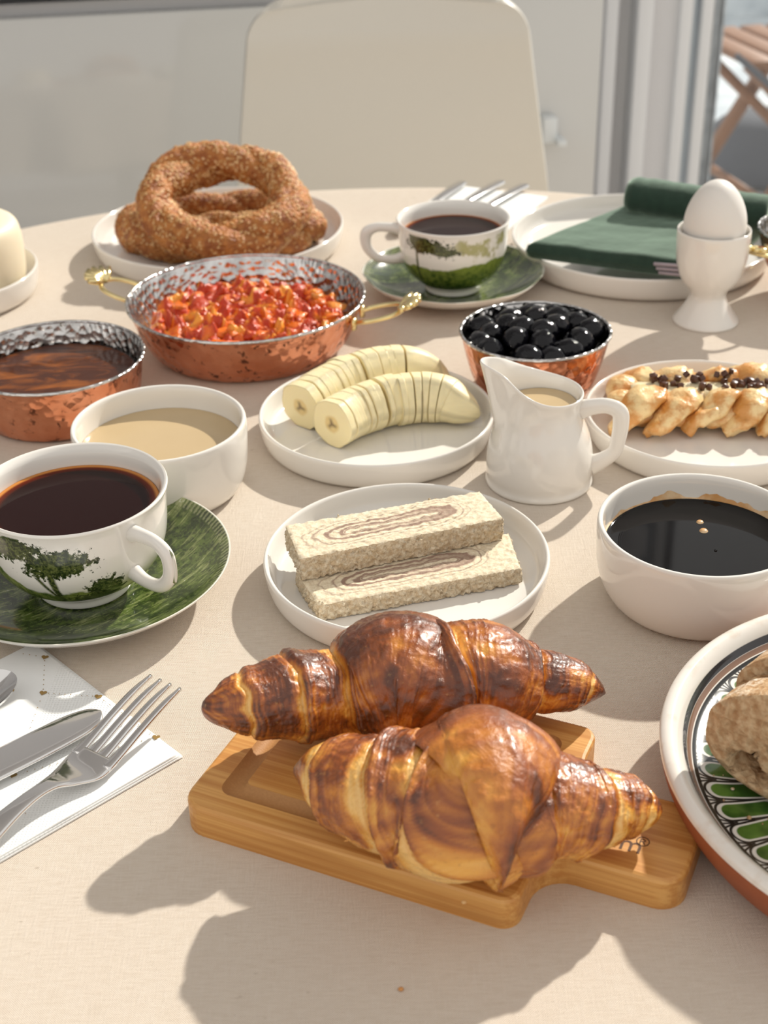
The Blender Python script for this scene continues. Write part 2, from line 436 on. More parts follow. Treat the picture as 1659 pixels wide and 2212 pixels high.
# toile-printed ware
def foliage(x, d, thr=.0): return d.step(thr + .0007, thr - .0007)
def toile_cup(name, a0, R, near=True):
    x = mk(name, (.85, .83, .78), .12, Coat_Weight=.5, Coat_Roughness=.04)
    a, b, v = x.coords(); ca, sa = math.cos(a0), math.sin(a0)
    u = (b * ca - a * sa).atan2(a * ca + b * sa) * (R / (1.30 if near else 1.0)); v_ = v
    v = (v - .006) / (1.28 if near else 1.12) + .006
    w1 = x.noise(260, 3, .7) - .5; w2 = x.noise(700, 2) - .5; big = x.noise(60, 3) - .5
    white = (.85, .83, .78)
    leaf = x.mix((w2 * 1.6 + w1).step(-.25, .40), (.014, .027, .006), (.125, .15, .042))
    pale = x.mix(w1.step(-.2, .3), (.42, .44, .16), (.72, .70, .50))
    inside = (a * a + b * b).sqrt()
    def ell(cu, cv, ru, rv):
        p, q = (u - cu) / ru, (v - cv) / rv
        return ((p * p + q * q).sqrt() - 1.0) * min(ru, rv) + w1 * .012 + w2 * .004
    if near:
        wash = (v - (.018 + big * .012)).step(.006, -.006) * u.step(.006, .02)
        col = x.mix(wash * .8, white, (.50, .50, .16))
        g = v - (.0180 - (u + .008).min(0.0) * .60 + big * .012)
        ground = g.step(.0010, -.0010) * u.step(.034, .022)
        can = ell(-.017, .0395, .017, .0058).min(ell(.005, .0345, .013, .0062)).min(ell(-.036, .047, .016, .005)).min(ell(-.002, .030, .008, .003))
        bush = ell(.0225, .0165, .0085, .0085).min(ell(.0165, .0120, .010, .005))
        trunk = ((u - .0020 + (v - .02) * .15 + big * .004).abs() - .0015).max((v - .0215).abs() - .0115)
        br = ((u + .0015 - (.022 - v) * .55).abs() - .0009).max((v - .0215).abs() - .006)
        dark = foliage(x, can.min(bush).min(trunk).min(br))
        grc = x.mix((w1 + big).step(-.25, .25), (.035, .085, .012), (.24, .29, .07))
        col = x.mix(ground, col, grc); col = x.mix(dark, col, leaf)
    else:
        sky = (big + w1 * .4 + ((v - .036) * 260).sin() * .12).step(.0, .16) * v.step(.030, .034) * u.step(-.012, .006)
        col = x.mix(sky * .85, white, (.34, .33, .08))
        g = v - (.0275 + big * .010 + u * .05)
        grc = x.mix((w1 + big * .5 + (v - .02) * 14).step(-.25, .25), (.030, .070, .012), (.20, .26, .045))
        col = x.mix(g.step(.0008, -.0008), col, grc)
        can = ell(-.022, .0425, .018, .0050).min(ell(-.032, .046, .010, .007)).min(ell(-.010, .0395, .012, .0035))
        trunk = ((u + .033).abs() - .0011).max((v - .030).abs() - .014)
        col = x.mix(foliage(x, can.min(trunk)), col, leaf)
    col = x.mix(v_.step(.0085, .0060), col, white)          # plain foot ring
    col = x.mix(v_.step(.0555, .0570) if near else v_.step(.0535, .0550), col, white)
    x.color(col)
toile_cup('toile_cup_near', math.radians(-98), .047, True)
toile_cup('toile_cup_far', math.radians(-90), .043, False)
def toile_saucer(name, R, s=1.0):
    x = mk(name, (.5, .55, .3), .12, Coat_Weight=.5, Coat_Roughness=.04); a, b, v = x.coords()
    r = (a * a + b * b).sqrt(); th = b.atan2(a)
    n1 = x.noise(26 * s, 4, .65, None, 2.2); n2 = x.noise(330, 4, .75, None, .8); n3 = x.noise(1, 4, .65, x.vec((a + b) * 40, (a - b) * 240, 0), 1.2)
    c = x.mix((n1 * .55 + n2 * .6 - .12).step(.36, .56), (.014, .030, .006), (.095, .140, .028))
    c = x.mix((n3 * .7 + n1 * .3).step(.50, .66) * .8, c, (.36, .39, .16))
    c = x.mix((n3 * .5 + n2 * .5).step(.58, .66) * n1.step(.5, .66) * .9, c, (.82, .80, .72))
    hatch = ((th * 150 + n2 * 6).sin()).step(-.4, .4) * (r / R).step(.925, .94)
    c = x.mix(hatch * .5, c, (.42, .43, .24)); c = x.mix((r / R).step(.985, .995), c, (.70, .68, .60))
    c = x.mix(v.step(.0014, .0004), c, (.85, .83, .78)); x.color(c)
toile_saucer('toile_saucer_near', .0789); toile_saucer('toile_saucer_far', .0718, .8)

# ------------------------------------------------------------------ the room
struct(obj('floor', mesh([(-2.6, -1.6, 0), (3.2, -1.6, 0), (3.2, 2.75, 0), (-2.6, 2.75, 0), (-2.6, -1.6, -.1), (3.2, -1.6, -.1), (3.2, 2.75, -.1), (-2.6, 2.75, -.1)],
       [(0, 1, 2, 3), (7, 6, 5, 4), (0, 4, 5, 1), (1, 5, 6, 2), (2, 6, 7, 3), (3, 7, 4, 0)], False), M['floor_tile']))
struct(obj('ceiling_sky_block', box(5.8, 1.75, .1, 0, (.3, 1.86, 3.12)), M['wall_paint']))  # unseen; added over the back half only, keeps sky light off the cabinets
struct(obj('wall_left', box(.1, 4.36, 3.06, 0, (-2.66, .50, 1.53)), M['wall_paint']))
WY = 2.62                                             # front face of the back wall
xs = {p: px_at_depth(p, 200, WY)[0] for p in (1290, 1318, 1352, 1385, 1452, 1478, 1500, 1530, 1545, 1577, 1659)}
w = struct(obj('wall_back', box(xs[1452] + 2.6, .14, 3.0, 0, ((xs[1452] - 2.6) / 2, WY + .07, 1.5)), M['wall_paint']))
# stepped casing between the kitchen run and the balcony door
t1 = struct(obj('trim_1', box(xs[1318] - xs[1290], .05, 3.0, .004, ((xs[1318] + xs[1290]) / 2, WY - .025, 1.5)), M['door_upvc']))
t2 = struct(obj('trim_2', box(xs[1385] - xs[1352], .07, 3.0, .004, ((xs[1385] + xs[1352]) / 2, WY - .035, 1.5)), M['door_upvc']))
# balcony door: jambs, sliding leaf with one big pane
d1 = thing('door_1', 'white framed glass balcony door behind the green napkin', 'door', (xs[1452], WY, 0)); del d1['category']; del d1['label']; struct(d1)
x0 = xs[1452]
def dbox(name, xa, xb, y0, y1, z0, z1, m): return obj(name, box(xb - xa, y1 - y0, z1 - z0, .004, ((xa + xb) / 2 - x0, (y0 + y1) / 2 - WY, (z0 + z1) / 2)), M[m], d1)
dbox('jamb', x0, xs[1478], WY - .02, WY + .12, 0, 3.0, 'door_upvc')
dbox('jamb_rail', xs[1478] + .003, xs[1500], WY + .03, WY + .12, 0, 3.0, 'frame_metal')
dbox('leaf_stile', xs[1500] + .004, xs[1530], WY + .01, WY + .07, .06, 3.0, 'door_upvc')
dbox('threshold', x0, 2.9, WY - .02, WY + .12, 0, .05, 'door_upvc')
dbox('pane', xs[1530], 2.9, WY + .036, WY + .042, .05, 3.0, 'window_glass')
# balcony outside
struct(obj('floor_balcony', box(6.0, 3.4, .1, 0, (2.2, WY + .14 + 1.7, -.05)), M['balcony_tile']))
struct(obj('wall_balcony', box(6.0, .12, .55, .004, (2.2, WY + 3.4, .275)), M['balcony_tile']))
cu = np.linspace(0, 1, 60); cz_ = np.linspace(.02, 2.9, 12)
P = np.stack([np.broadcast_to(xs[1545] + .055 * cu[:, None] + 0 * cz_, (60, 12)), np.broadcast_to((WY + .20 + .014 * np.sin(cu * 26))[:, None], (60, 12)), np.broadcast_to(cz_, (60, 12))], -1)
P2_ = P + [0, .004, 0]
cur = obj('curtain', join([grid(P), grid(P2_, flip=True)]), M['curtain_grey'])
tag(cur, 'narrow gathered grey curtain hanging outside the balcony door', 'curtain')
# folding chair on the balcony
fc = thing('folding_chair', 'brown wooden folding chair standing outside the balcony door', 'chair', (1.02, 3.25, 0), math.radians(12))
for sy in (-.17, .17):
    obj('leg', tube(np.array([(-.27, sy, .0), (.22, sy, .80)]), .020, .012, 8, power=.4), M['teak'], fc)
    obj('leg', tube(np.array([(.26, sy * .86, .0), (-.24, sy * .86, .46)]), .020, .012, 8, power=.4), M['teak'], fc)
for k in range(6):
    obj('seat_slat', box(.055, .36, .018, .004, (-.22 + k * .068, 0, .47)), M['teak'], fc)
for k in range(2):
    obj('back_slat', box(.014, .36, .055, .004, (.17 + k * .045, 0, .66 + k * .08)), M['teak'], fc)
obj('stretcher', tube(np.array([(-.18, -.17, .16), (-.18, .17, .16)]), .011, None, 8), M['teak'], fc)
obj('brace', tube(np.array([(-.30, -.20, .50), (.30, -.20, .02)]), .007, None, 8), M['dark_fabric'], fc)
cs = obj('storage_sack', lathe([(0, 0), (.17, 0), (.19, .05), (.18, .13), (.12, .18), (0, .185)], 40, 2, lambda P, a, pr: P * np.array([1, .8, 1])), M['dark_fabric'], None, (1.08, 3.75, 0))
tag(cs, 'dark slumped fabric sack on the balcony floor behind the folding chair', 'bag')

# ------------------------------------------------------------------ kitchen run behind the chair
KA = math.radians(7)
kd = np.array([math.cos(KA), math.sin(KA)]); kn = np.array([math.sin(KA), -math.cos(KA)])
kc = px_at_depth(603, 40, 1.98)                       # the joint between the two doors
def kit_x(px, py=200):                                # distance along the run of a picture column
    o = np.array([0, 0, TZ + CAM_H]); d = px_at_depth(px, py, 1.0) - o
    t = np.dot(kc[:2] - o[:2], kn) / np.dot(d[:2], kn)
    return float(np.dot((o + t * d)[:2] - kc[:2], kd))
RX = kit_x(1300)
def cabinet(name, label, xa, xb, hinge=False):
    t = thing(name, label, 'cabinet', (kc[0], kc[1], 0), KA)
    obj('body', box(xb - xa - .001, .44, .72, .002, ((xa + xb) / 2, .245, .46)), M['wall_paint'], t)
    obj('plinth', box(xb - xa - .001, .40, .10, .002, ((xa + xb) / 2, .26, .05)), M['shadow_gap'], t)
    d = obj('door', box(xb - xa - .006, .020, .70, .003, ((xa + xb) / 2, .012, .455)), M['cabinet_white'], t)
    return t, d
c1, dr1 = cabinet('kitchen_cabinet', 'glossy white cabinet unit left of the dark joint behind the chair', -1.1, 0)
c2, dr2 = cabinet('kitchen_cabinet', 'glossy white cabinet unit directly behind the white chair', 0, RX)
hx = kit_x(1186, 320)
obj('handle', join([box(.022, .030, .038, .004, (hx - .006, -.014, .62)), box(.014, .044, .010, .003, (hx + .008, -.024, .605))]), M['hinge_plastic'], dr2)
wt = obj('worktop', box(RX + 1.10, .48, .045, .004, ((RX - 1.1) / 2, .23, .8525)), M['worktop_dark'], None, (kc[0], kc[1], 0), (0, 0, KA))
tag(wt, 'dark kitchen worktop on the white cabinets', 'worktop')

# ------------------------------------------------------------------ white shell chair behind the table
CY = 1.66
def cpx(px, py): return px_at_depth(px, py, CY)
tl, tr = cpx(560, 42), cpx(1120, 34); br_ = cpx(1182, 470); bl_ = cpx(508, 470)
cc = (tl[0] + tr[0]) / 2
ch = thing('shell_chair', 'white moulded shell chair drawn up on the far side of the table', 'chair', (cc, CY, 0), math.radians(2))
topz = (tl[2] + tr[2]) / 2 + .012
hw_top, hw_low = (tr[0] - tl[0]) / 2 + .012, (br_[0] - bl_[0]) / 2 + .004
nu, nv = 80, 81
prof = spline([(.0552, topz), (.0545, topz - .002), (.0535, topz - .005), (.0517, topz - .010), (.049, topz - .018), (.045, topz - .03), (.0410, topz - .045), (.035, topz - .10), (.012, topz - .22), (-.015, .55), (-.05, .475), (-.12, .447), (-.25, .445), (-.38, .45), (-.42, .44)], nu)
th_ = 0.012
P = np.zeros((nu, nv, 3)); vv = np.linspace(-1, 1, nv)
for i, (yy, zz) in enumerate(prof):
    f = np.clip((topz - zz) / .26, 0, 1); half = hw_top + (hw_low - hw_top) * f + .025 * float(sstep(.60, .47, zz))
    s = np.linalg.norm(np.diff(prof[:i + 1], axis=0), axis=1).sum() if i else 0
    tot = np.linalg.norm(np.diff(prof, axis=0), axis=1).sum()
    r0 = .040
    if s < r0: half = half - r0 + math.sqrt(max(r0 ** 2 - (r0 - s) ** 2, 1e-9))
    if tot - s < .09: half = half - .09 + math.sqrt(max(.09 ** 2 - (.09 - (tot - s)) ** 2, 1e-9))
    xx = vv * half
    P[i, :, 0] = xx; P[i, :, 1] = yy - .025 * (1 - vv ** 2) * 0 + .02 * (vv ** 2) * -float(sstep(.5, .7, zz)); P[i, :, 2] = zz + .012 * vv ** 2 * float(sstep(.60, .47, zz))
P = np.concatenate([P[:1] + [0, 0, .0], P])
me = grid(P, flip=False)
sh = obj('shell', me, M['chair_plastic'], ch)
sm = sh.modifiers.new('thickness', 'SOLIDIFY'); sm.thickness = th_; sm.offset = 0
bv = sh.modifiers.new('edge', 'BEVEL'); bv.width = .003; bv.segments = 2; bv.limit_method = 'ANGLE'
for sx in (-1, 1):
    for (ya, yb) in ((-.32, -.36), (-.08, .02)):
        obj('leg', tube(np.array([(sx * .13, ya, .432), (sx * .20, yb, .0)]), np.array([.014, .011]), None, 12), M['chair_plastic'], ch)

# ------------------------------------------------------------------ round table and cloth
TC = (-.005, .736); TR = .598
tb = thing('round_table', 'round dining table under the linen tablecloth', 'table', (TC[0], TC[1], 0))
obj('tabletop', lathe([(0, TZ - .030), (TR - .012, TZ - .030), (TR - .004, TZ - .028), (TR - .004, TZ - .004), (TR - .012, TZ - .0022), (0, TZ - .0022)], 128, 0), M['chair_plastic'], tb)
obj('pedestal', lathe([(0, .03), (.045, .03), (.05, .10), (.035, .35), (.045, TZ - .03), (0, TZ - .03)], 48, 2), M['chair_plastic'], tb)
obj('base', lathe([(0, 0), (.28, 0), (.28, .012), (.06, .035), (0, .035)], 64, 1), M['chair_plastic'], tb)
na = 512; aa = np.linspace(0, 2 * np.pi, na, endpoint=False)
rows = [(1e-5, 0)] + [(r, 0.0) for r in np.linspace(.02, TR - .012, 60)] + [(TR - .004, -.0012), (TR + .001, -.005), (TR + .003, -.012)] + [(TR + .003 + .02 * k / 14, -.012 - .24 * k / 14) for k in range(1, 15)]
P = np.zeros((len(rows), na, 3))
for i, (r, z) in enumerate(rows):
    dep = np.clip(-z / .25, 0, 1)
    rr = r + dep * .028 * (np.sin(aa * 13 + .6) + .5 * np.sin(aa * 21 + 2)) * (1 if dep > .05 else 0)
    P[i] = np.stack([rr * np.cos(aa), rr * np.sin(aa), np.full(na, z)], 1)
cl = obj('tablecloth', grid(P, cv=True, flip=True), M['linen'], None, (TC[0], TC[1], TZ))
tag(cl, 'cream linen tablecloth covering the whole round table', 'tablecloth')

# ------------------------------------------------------------------ white plates, bowls, jug, egg cup
def plate_mesh(R, h=.020, wall=.0030, floor=.0045):
    return lathe([(0, .0012), (R * .80, .0012), (R * .82, 0), (R * .90, 0), (R * .955, .0022), (R * .985, h * .45), (R, h - .0016), (R - .0006, h), (R - wall * .6, h + .0002),
                  (R - wall, h - .0012), (R - wall - .0012, h * .55), (R - wall - .004, floor + .0022), (R - wall - .012, floor), (R * .5, floor), (0, floor)], 128, 2)
def plate(label, c, R, h=.020, mat='porcelain', group=None):
    return tag(obj('plate', plate_mesh(R, h), M[mat], None, (c[0], c[1], TZ)), label, 'plate', group)
plate('white plate under the two halva slices', (.0114, .6246), .0764, .019)
plate('white plate carrying two sliced bananas', (-.0031, .7975), .0757, .019)
plate('white plate under the chocolate pastry', (.206, .786), .0768, .019)
plate('wide white plate heaped with sesame rings', (-.1375, 1.166), .109, .021)
plate('wide white plate under the folded green napkin', (.2224, 1.1151), .109, .021)
plate('small white plate cut by the left edge of the picture', (-.352, 1.068), .076, .022)

def bowl_mesh(R, h, wall=.0036, base=.84, floor=.006):
    return lathe([(0, .001), (R * base * .75, .001), (R * base * .78, 0), (R * base * .94, 0), (R * (base + .06), h * .08), (R * .975, h * .36), (R * .998, h * .72), (R, h - .0014), (R - wall * .4, h),
                  (R - wall, h - .0012), (R - wall, h * .7), (R * .955 - wall, h * .36), (R * base - wall, floor + .003), (R * base * .7, floor), (0, floor)], 128, 2)
BT, BM = (-.1321, .7357), (.1618, .6038)
tag(obj('bowl', bowl_mesh(.0520, .046), M['porcelain'], None, (*BT, TZ)), 'straight sided white bowl filled with beige tahini', 'bowl')
tag(obj('bowl', bowl_mesh(.0528, .046, base=.80), M['porcelain'], None, (*BM, TZ)), 'white bowl filled with black molasses', 'bowl')
def pool(R, z, sag=.0006): return lathe([(0, z), (R * .5, z), (R * .93, z), (R - .0006, z + sag), (R, z + sag * 1.6), (R - .0002, z - .002), (R * .5, z - .004), (0, z - .004)][::-1], 96, 1)
tag(obj('tahini', pool(.0480, .030), M['tahini'], None, (*BT, TZ)), 'smooth beige tahini in the round white bowl', 'tahini')
mo = thing('molasses', 'glossy black molasses in the white bowl', 'molasses', (*BM, TZ))
obj('surface', pool(.0480, .031), M['molasses'], mo)
def smear(P, a, pr):
    w = .0005 + .0046 * np.clip(fbm(np.stack([np.cos(a) * 4, np.sin(a) * 4, 0 * a], 1)) * 1.1 + .25, 0, 1)
    k = np.linspace(0, 1, P.shape[0])[:, None]
    r = .0481 + k * .0008
    return np.stack([r * np.cos(a), r * np.sin(a), .0316 + k * w], -1)
obj('film', lathe([(.0488, .032), (.0490, .035), (.0492, .037)], 160, 1, smear), M['molasses_film'], mo)
for (px, py, r) in ((1512, 1128, .0017), (1520, 1147, .0020), (1546, 1189, .0008), (1300 + 40, 1118, .0009)):
    p = T(px, py, .031)
    obj('bubble', lathe([(r * 1.2, -.0004), (r, .0003), (r * .7, r * .42), (0, r * .5)], 16, 1), M['molasses_film' if r > .001 else 'molasses'], mo, (p[0] - BM[0], p[1] - BM[1], .0312))

# milk jug
JC = (.0945, .7345)
def jugfn(outer):
    def f(P, a, pr):
        z = pr[:, 1][:, None]; k = sstep(.040, .066, z)
        da = np.abs((a - math.radians(178) + np.pi) % (2 * np.pi) - np.pi)[None, :]
        wide = np.exp(-(da / 1.15) ** 2); sp = np.exp(-(da / .34) ** 2)
        r = pr[:, 0][:, None] + k * (.0105 * sp + .0015 * wide) * (pr[:, 0][:, None] > .004)
        zz = z * .86 + k * k * (.0190 * wide + .0015 * sp)
        return np.stack([r * np.cos(a), r * np.sin(a), zz + 0 * a], -1)
    return f
jg = thing('milk_jug', 'small white porcelain jug with pouring lip and looped handle', 'jug', (*JC, TZ))
obj('body', lathe([(0, .001), (.026, .001), (.027, 0), (.0318, 0), (.0326, .002), (.0312, .0055), (.0322, .012), (.0318, .024), (.0290, .038), (.0252, .049), (.0232, .057), (.0236, .063), (.0248, .0675), (.0240, .0690),
      (.0226, .0670), (.0212, .060), (.0215, .052), (.0262, .038), (.0285, .022), (.0280, .006), (0, .005)], 128, 2, jugfn(True)), M['porcelain'], jg)
hp = spline([(.0225, 0, .0490), (.029, 0, .0515), (.038, 0, .0530), (.0455, 0, .0500), (.0470, 0, .0420), (.0458, 0, .0300), (.0440, 0, .0230), (.038, 0, .0175), (.0305, 0, .0130)], 50)
hw = spline([(.0062, .0040), (.0052, .0036), (.0048, .0034), (.0050, .0036), (.0048, .0034), (.0044, .0033), (.0044, .0034), (.0050, .0036), (.0066, .0046)], 50)
obj('handle', tube(hp, hw[:, 0], hw[:, 1], 20, up=(0, 1, 0)), M['porcelain'], jg, None, (0, 0, math.radians(-14)))
ml = obj('tahini', lathe([(0, .0512), (.010, .0512), (.0206, .0513), (.0210, .0515), (.0205, .049), (0, .047)][::-1], 64, 0), M['tahini'], None, (*JC, TZ)); tag(ml, 'pale beige tahini inside the small jug', 'tahini')

# egg cup and egg
EC = (.2470, .974)
tag(obj('egg_cup', lathe([(0, .004), (.018, .003), (.0225, .0002), (.0243, 0), (.0246, .002), (.0215, .006), (.0150, .016), (.0128, .022), (.0150, .0265), (.0215, .034), (.0255, .046), (.0268, .060), (.0270, .0715), (.0262, .0728),
      (.0250, .0715), (.0246, .060), (.0232, .047), (.018, .037), (.008, .032), (0, .0315)], 96, 2), M['porcelain'], None, (*EC, TZ)), 'white porcelain egg cup on a flared foot', 'egg cup')
tt = np.linspace(-np.pi / 2, np.pi / 2, 40); er = .0226 * np.cos(tt) * (1 - .13 * np.sin(tt)); ez = .0300 * np.sin(tt)
tag(obj('egg', lathe(list(zip(er, ez)), 64, 0), M['egg_shell'], None, (EC[0], EC[1], TZ + .0785)), 'white boiled egg sitting upright in the egg cup', 'egg')

# ------------------------------------------------------------------ toile cups and saucers
def cup(name, label, c, z0, R, h, hz, mat, tea_mat, rim_mat, handle_print):
    t = thing('teacup', label, 'cup', (*c, TZ + z0))
    out = [(R * .40, .002), (R * .44, 0), (R * .50, 0), (R * .51, h * .03), (R * .50, h * .085), (R * .60, h * .13), (R * .80, h * .27), (R * .915, h * .45), (R * .955, h * .65), (R * .962, h * .86), (R * .985, h * .955), (R, h - .0010), (R - .0008, h)]
    inn = [(R - .0008, h), (R - .0022, h - .0006), (R * .962 - .0030, h * .93), (R * .955 - .0030, h * .65), (R * .90 - .003, h * .45), (R * .76 - .003, h * .28), (R * .45, h * .13), (0, h * .115)]
    obj('body', lathe(out, 160, 2), M[mat], t)
    obj('lining', lathe([(0, .0022), (R * .40, .002)] , 64, 0), M['porcelain'], t)
    obj('lining', lathe(inn, 128, 2), M['porcelain'], t)
    hp = spline([(R * .925, 0, h * .83), (R + .004, 0, h * .855), (R + .015, 0, h * .86), (R + .0225, 0, h * .80), (R + .0245, 0, h * .69), (R + .0225, 0, h * .55), (R + .015, 0, h * .43), (R + .004, 0, h * .40), (R * .87, 0, h * .435)], 48)
    hw = spline([(.0050, .0042), (.0040, .0034), (.0038, .0030), (.0046, .0030), (.0044, .0028), (.0040, .0028), (.0038, .0028), (.0038, .0030), (.0050, .0040)], 48)
    hd = obj('handle', tube(hp, hw[:, 0], hw[:, 1], 18, up=(0, 1, 0)), M['porcelain'], t, None, (0, 0, hz))
    if handle_print:
        cp = hp[14:30] + [.0020, 0, 0]
        obj('handle_print', tube(cp + np.array([.0004, 0, 0]), .0030, .0012, 12, up=(0, 1, 0)), M['toile_saucer_near'], hd)
    k = .80; Rt = R * .957 - .0030
    te = obj('tea', lathe([(0, 0), (Rt * .6, 0), (Rt * .96, 0), (Rt, .0007), (Rt - .0002, -.002), (0, -.004)][::-1], 96, 1), M[tea_mat], None, (c[0], c[1], TZ + z0 + h * k))
    return t, te
def saucer(label, c, R, h, mat, wavy=0.0):
    t = thing('saucer', label, 'saucer', (*c, TZ))
    def fn(P, a, pr):
        k = 1 + wavy * np.cos(a * 8 + .5)[None, :] * sstep(R * .75, R, pr[:, 0])[:, None]
        return P * np.stack([k, k, np.ones_like(k)], -1)
    obj('body', lathe([(0, .002), (R * .42, .002), (R * .44, 0), (R * .50, 0), (R * .52, .002), (R * .72, h * .28), (R * .90, h * .62), (R - .0004, h - .0012), (R, h)], 160, 2, fn), M['porcelain'], t)
    obj('printed_face', lathe([(R, h), (R - .0009, h + .0003), (R * .90, h * .74), (R * .72, h * .42), (R * .54, h * .235), (R * .46, h * .19), (0, h * .19)], 160, 2, fn), M[mat], t)
    return t
CF, CB = (-.1615, .6250), (.0600, 1.047)
saucer('green landscape printed saucer of the near teacup, left edge', CF, .0790, .0205, 'toile_saucer_near')
saucer('green landscape printed saucer of the far teacup', CB, .0718, .0190, 'toile_saucer_far', .012)
t_, te = cup('teacup', 'white teacup printed with a dark green tree, on the near saucer', CF, .0042, .0500, .0600, math.radians(-42), 'toile_cup_near', 'black_tea', None, True); tag(te, 'dark red black tea in the near teacup', 'tea')
t_, te = cup('teacup', 'white teacup printed with a green meadow, on the far saucer', CB, .0040, .0447, .0580, math.radians(176), 'toile_cup_far', 'black_tea_far', None, False); tag(te, 'brown black tea in the far teacup', 'tea')

# ------------------------------------------------------------------ hammered copper pans
def pan(label, c, R, h, base, mat_in='tin', name='copper_pan'):
    t = thing(name, label, 'pan', (*c, TZ))
    obj('body', lathe([(0, 0), (R * base * .9, 0), (R * base, .0016), (R * (base + .5 * (1 - base)), h * .36), (R * .965, h * .78), (R * .985, h * .93), (R, h * .97)], 160, 2), M['copper'], t)
    obj('rim', tube(np.stack([R * np.cos(aa[::4]), R * np.sin(aa[::4]), np.full(128, h * .985)], 1), .0011, None, 10, closed=True), M['tin'], t)
    obj('lining', lathe([(R - .0004, h * .985), (R * .975, h * .93), (R * .95, h * .76), (R * (base + .45 * (1 - base)), h * .36), (R * base - .002, .0042), (R * base * .8, .003), (0, .003)], 160, 2), M[mat_in], t)
    return t
def brass_handle(t, R, z, az, L=.034, tilt=.25, fan=True):
    hd = bpy.data.objects.new('handle', None)
    loop = spline([(-.002, .010, 0), (.006, .0125, 0), (.016, .0120, 0), (.024, .0085, 0), (.028, 0, 0), (.024, -.0085, 0), (.016, -.0120, 0), (.006, -.0125, 0), (-.002, -.010, 0)], 60)
    ms = [tube(loop, .0017, .0015, 10)]
    if fan:
        for k in range(7):
            a = math.radians(-66 + 22 * k); p0 = np.array([.0255, .0, .0008]); d = np.array([math.cos(a), math.sin(a), .22])
            ms.append(tube(np.array([p0, p0 + d * .008, p0 + d * .0145]), np.array([.0010, .0025, .0016]), None, 8))
    ms += [tube(np.array([(-.003, s * .0105, -.004), (-.0015, s * .0105, .003)]), .0030, .0018, 10) for s in (-1, 1)]
    me = join(ms); me.transform(Matrix.Scale(1.16, 4))
    o = obj('handle', me, M['brass'], t, (R * math.cos(az), R * math.sin(az), z), (0, -tilt, az)); bpy.data.objects.remove(hd)
    return o
PC = (-.0964, .9490)
p1 = pan('large hammered copper pan holding the tomato and egg scramble', PC, .0862, .040, .80)
brass_handle(p1, .0862, .030, math.radians(160)); brass_handle(p1, .0862, .030, math.radians(-14))
HC = (-.2175, .849)
p2 = pan('hammered copper pan of dark honey at the left edge', HC, .0600, .040, .86)
OC = (.1046, .860)
p3 = pan('small flared copper bowl heaped with black olives', OC, .0500, .045, .74, name='copper_bowl')
DC = (.340, 1.022)
p4 = pan('copper butter dish on a low foot, cut by the right edge behind the egg', DC, .0455, .036, .74, name='butter_dish'); p4.location.z += .018
obj('foot', lathe([(0, -.018), (.026, -.018), (.027, -.015), (.016, -.009), (.018, -.0005), (0, -.0004)], 48, 1), M['brass'], p4)
brass_handle(p4, .0455, .026, math.radians(215))
hn = obj('honey', pool(.0535, .0245), M['honey'], None, (*HC, TZ)); tag(hn, 'dark amber honey in the copper pan', 'honey')

# ------------------------------------------------------------------ tomato and egg scramble
n = 230
rr = np.linspace(0, 1, 90); an = np.linspace(0, 2 * np.pi, n, endpoint=False)
RA, AN = np.meshgrid(rr, an, indexing='ij'); Rm = .0735
X, Y = Rm * RA * np.cos(AN), Rm * RA * np.sin(AN)
wx = fbm(np.stack([X * 70, Y * 70, X * 0], -1), 2) * .006; wy = fbm(np.stack([X * 70, Y * 70, X * 0 + 9], -1), 2) * .006
nz = fbm(np.stack([(X + wx) * 85, (Y + wy) * 85, X * 0 + 3], -1), 4); rid = 1 - np.abs(noise(np.stack([(X + wx) * 120, (Y + wy) * 120, X * 0 + 5], -1)))
nl = noise(np.stack([X * 26, Y * 26, X * 0 + 1], -1))
Z = .019 + .0075 * np.sqrt(np.clip(1 - RA ** 2, 0, 1)) + .0095 * nz + .0050 * (rid - .6) + .004 * nl
Z = np.where(RA > .96, np.minimum(Z, .021 - (RA - .96) * .2), Z)
eg = fbm(np.stack([(X + wy) * 95, (Y + wx) * 95, X * 0 + 12], -1), 3)
red, orange, yel, deep = np.array([.50, .040, .005]), np.array([.78, .155, .010]), np.array([.86, .34, .035]), np.array([.22, .016, .006])
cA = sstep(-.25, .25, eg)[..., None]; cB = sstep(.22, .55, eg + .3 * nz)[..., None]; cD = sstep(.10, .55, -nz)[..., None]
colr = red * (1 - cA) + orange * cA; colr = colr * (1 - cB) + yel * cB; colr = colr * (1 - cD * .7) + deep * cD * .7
tm = thing('egg_scramble', 'orange red tomato and egg scramble in the large copper pan', 'scramble', (*PC, TZ))
obj('sauce', grid(np.stack([X, Y, Z], -1), cv=True, flip=True, col=colr), M['menemen'], tm)
vs, fs, cs_ = [], [], []
ico = bmesh.new(); bmesh.ops.create_icosphere(ico, subdivisions=2, radius=1); IV = np.array([v.co for v in ico.verts]); IF = np.array([[v.index for v in f.verts] for f in ico.faces]); ico.free()
off = 0
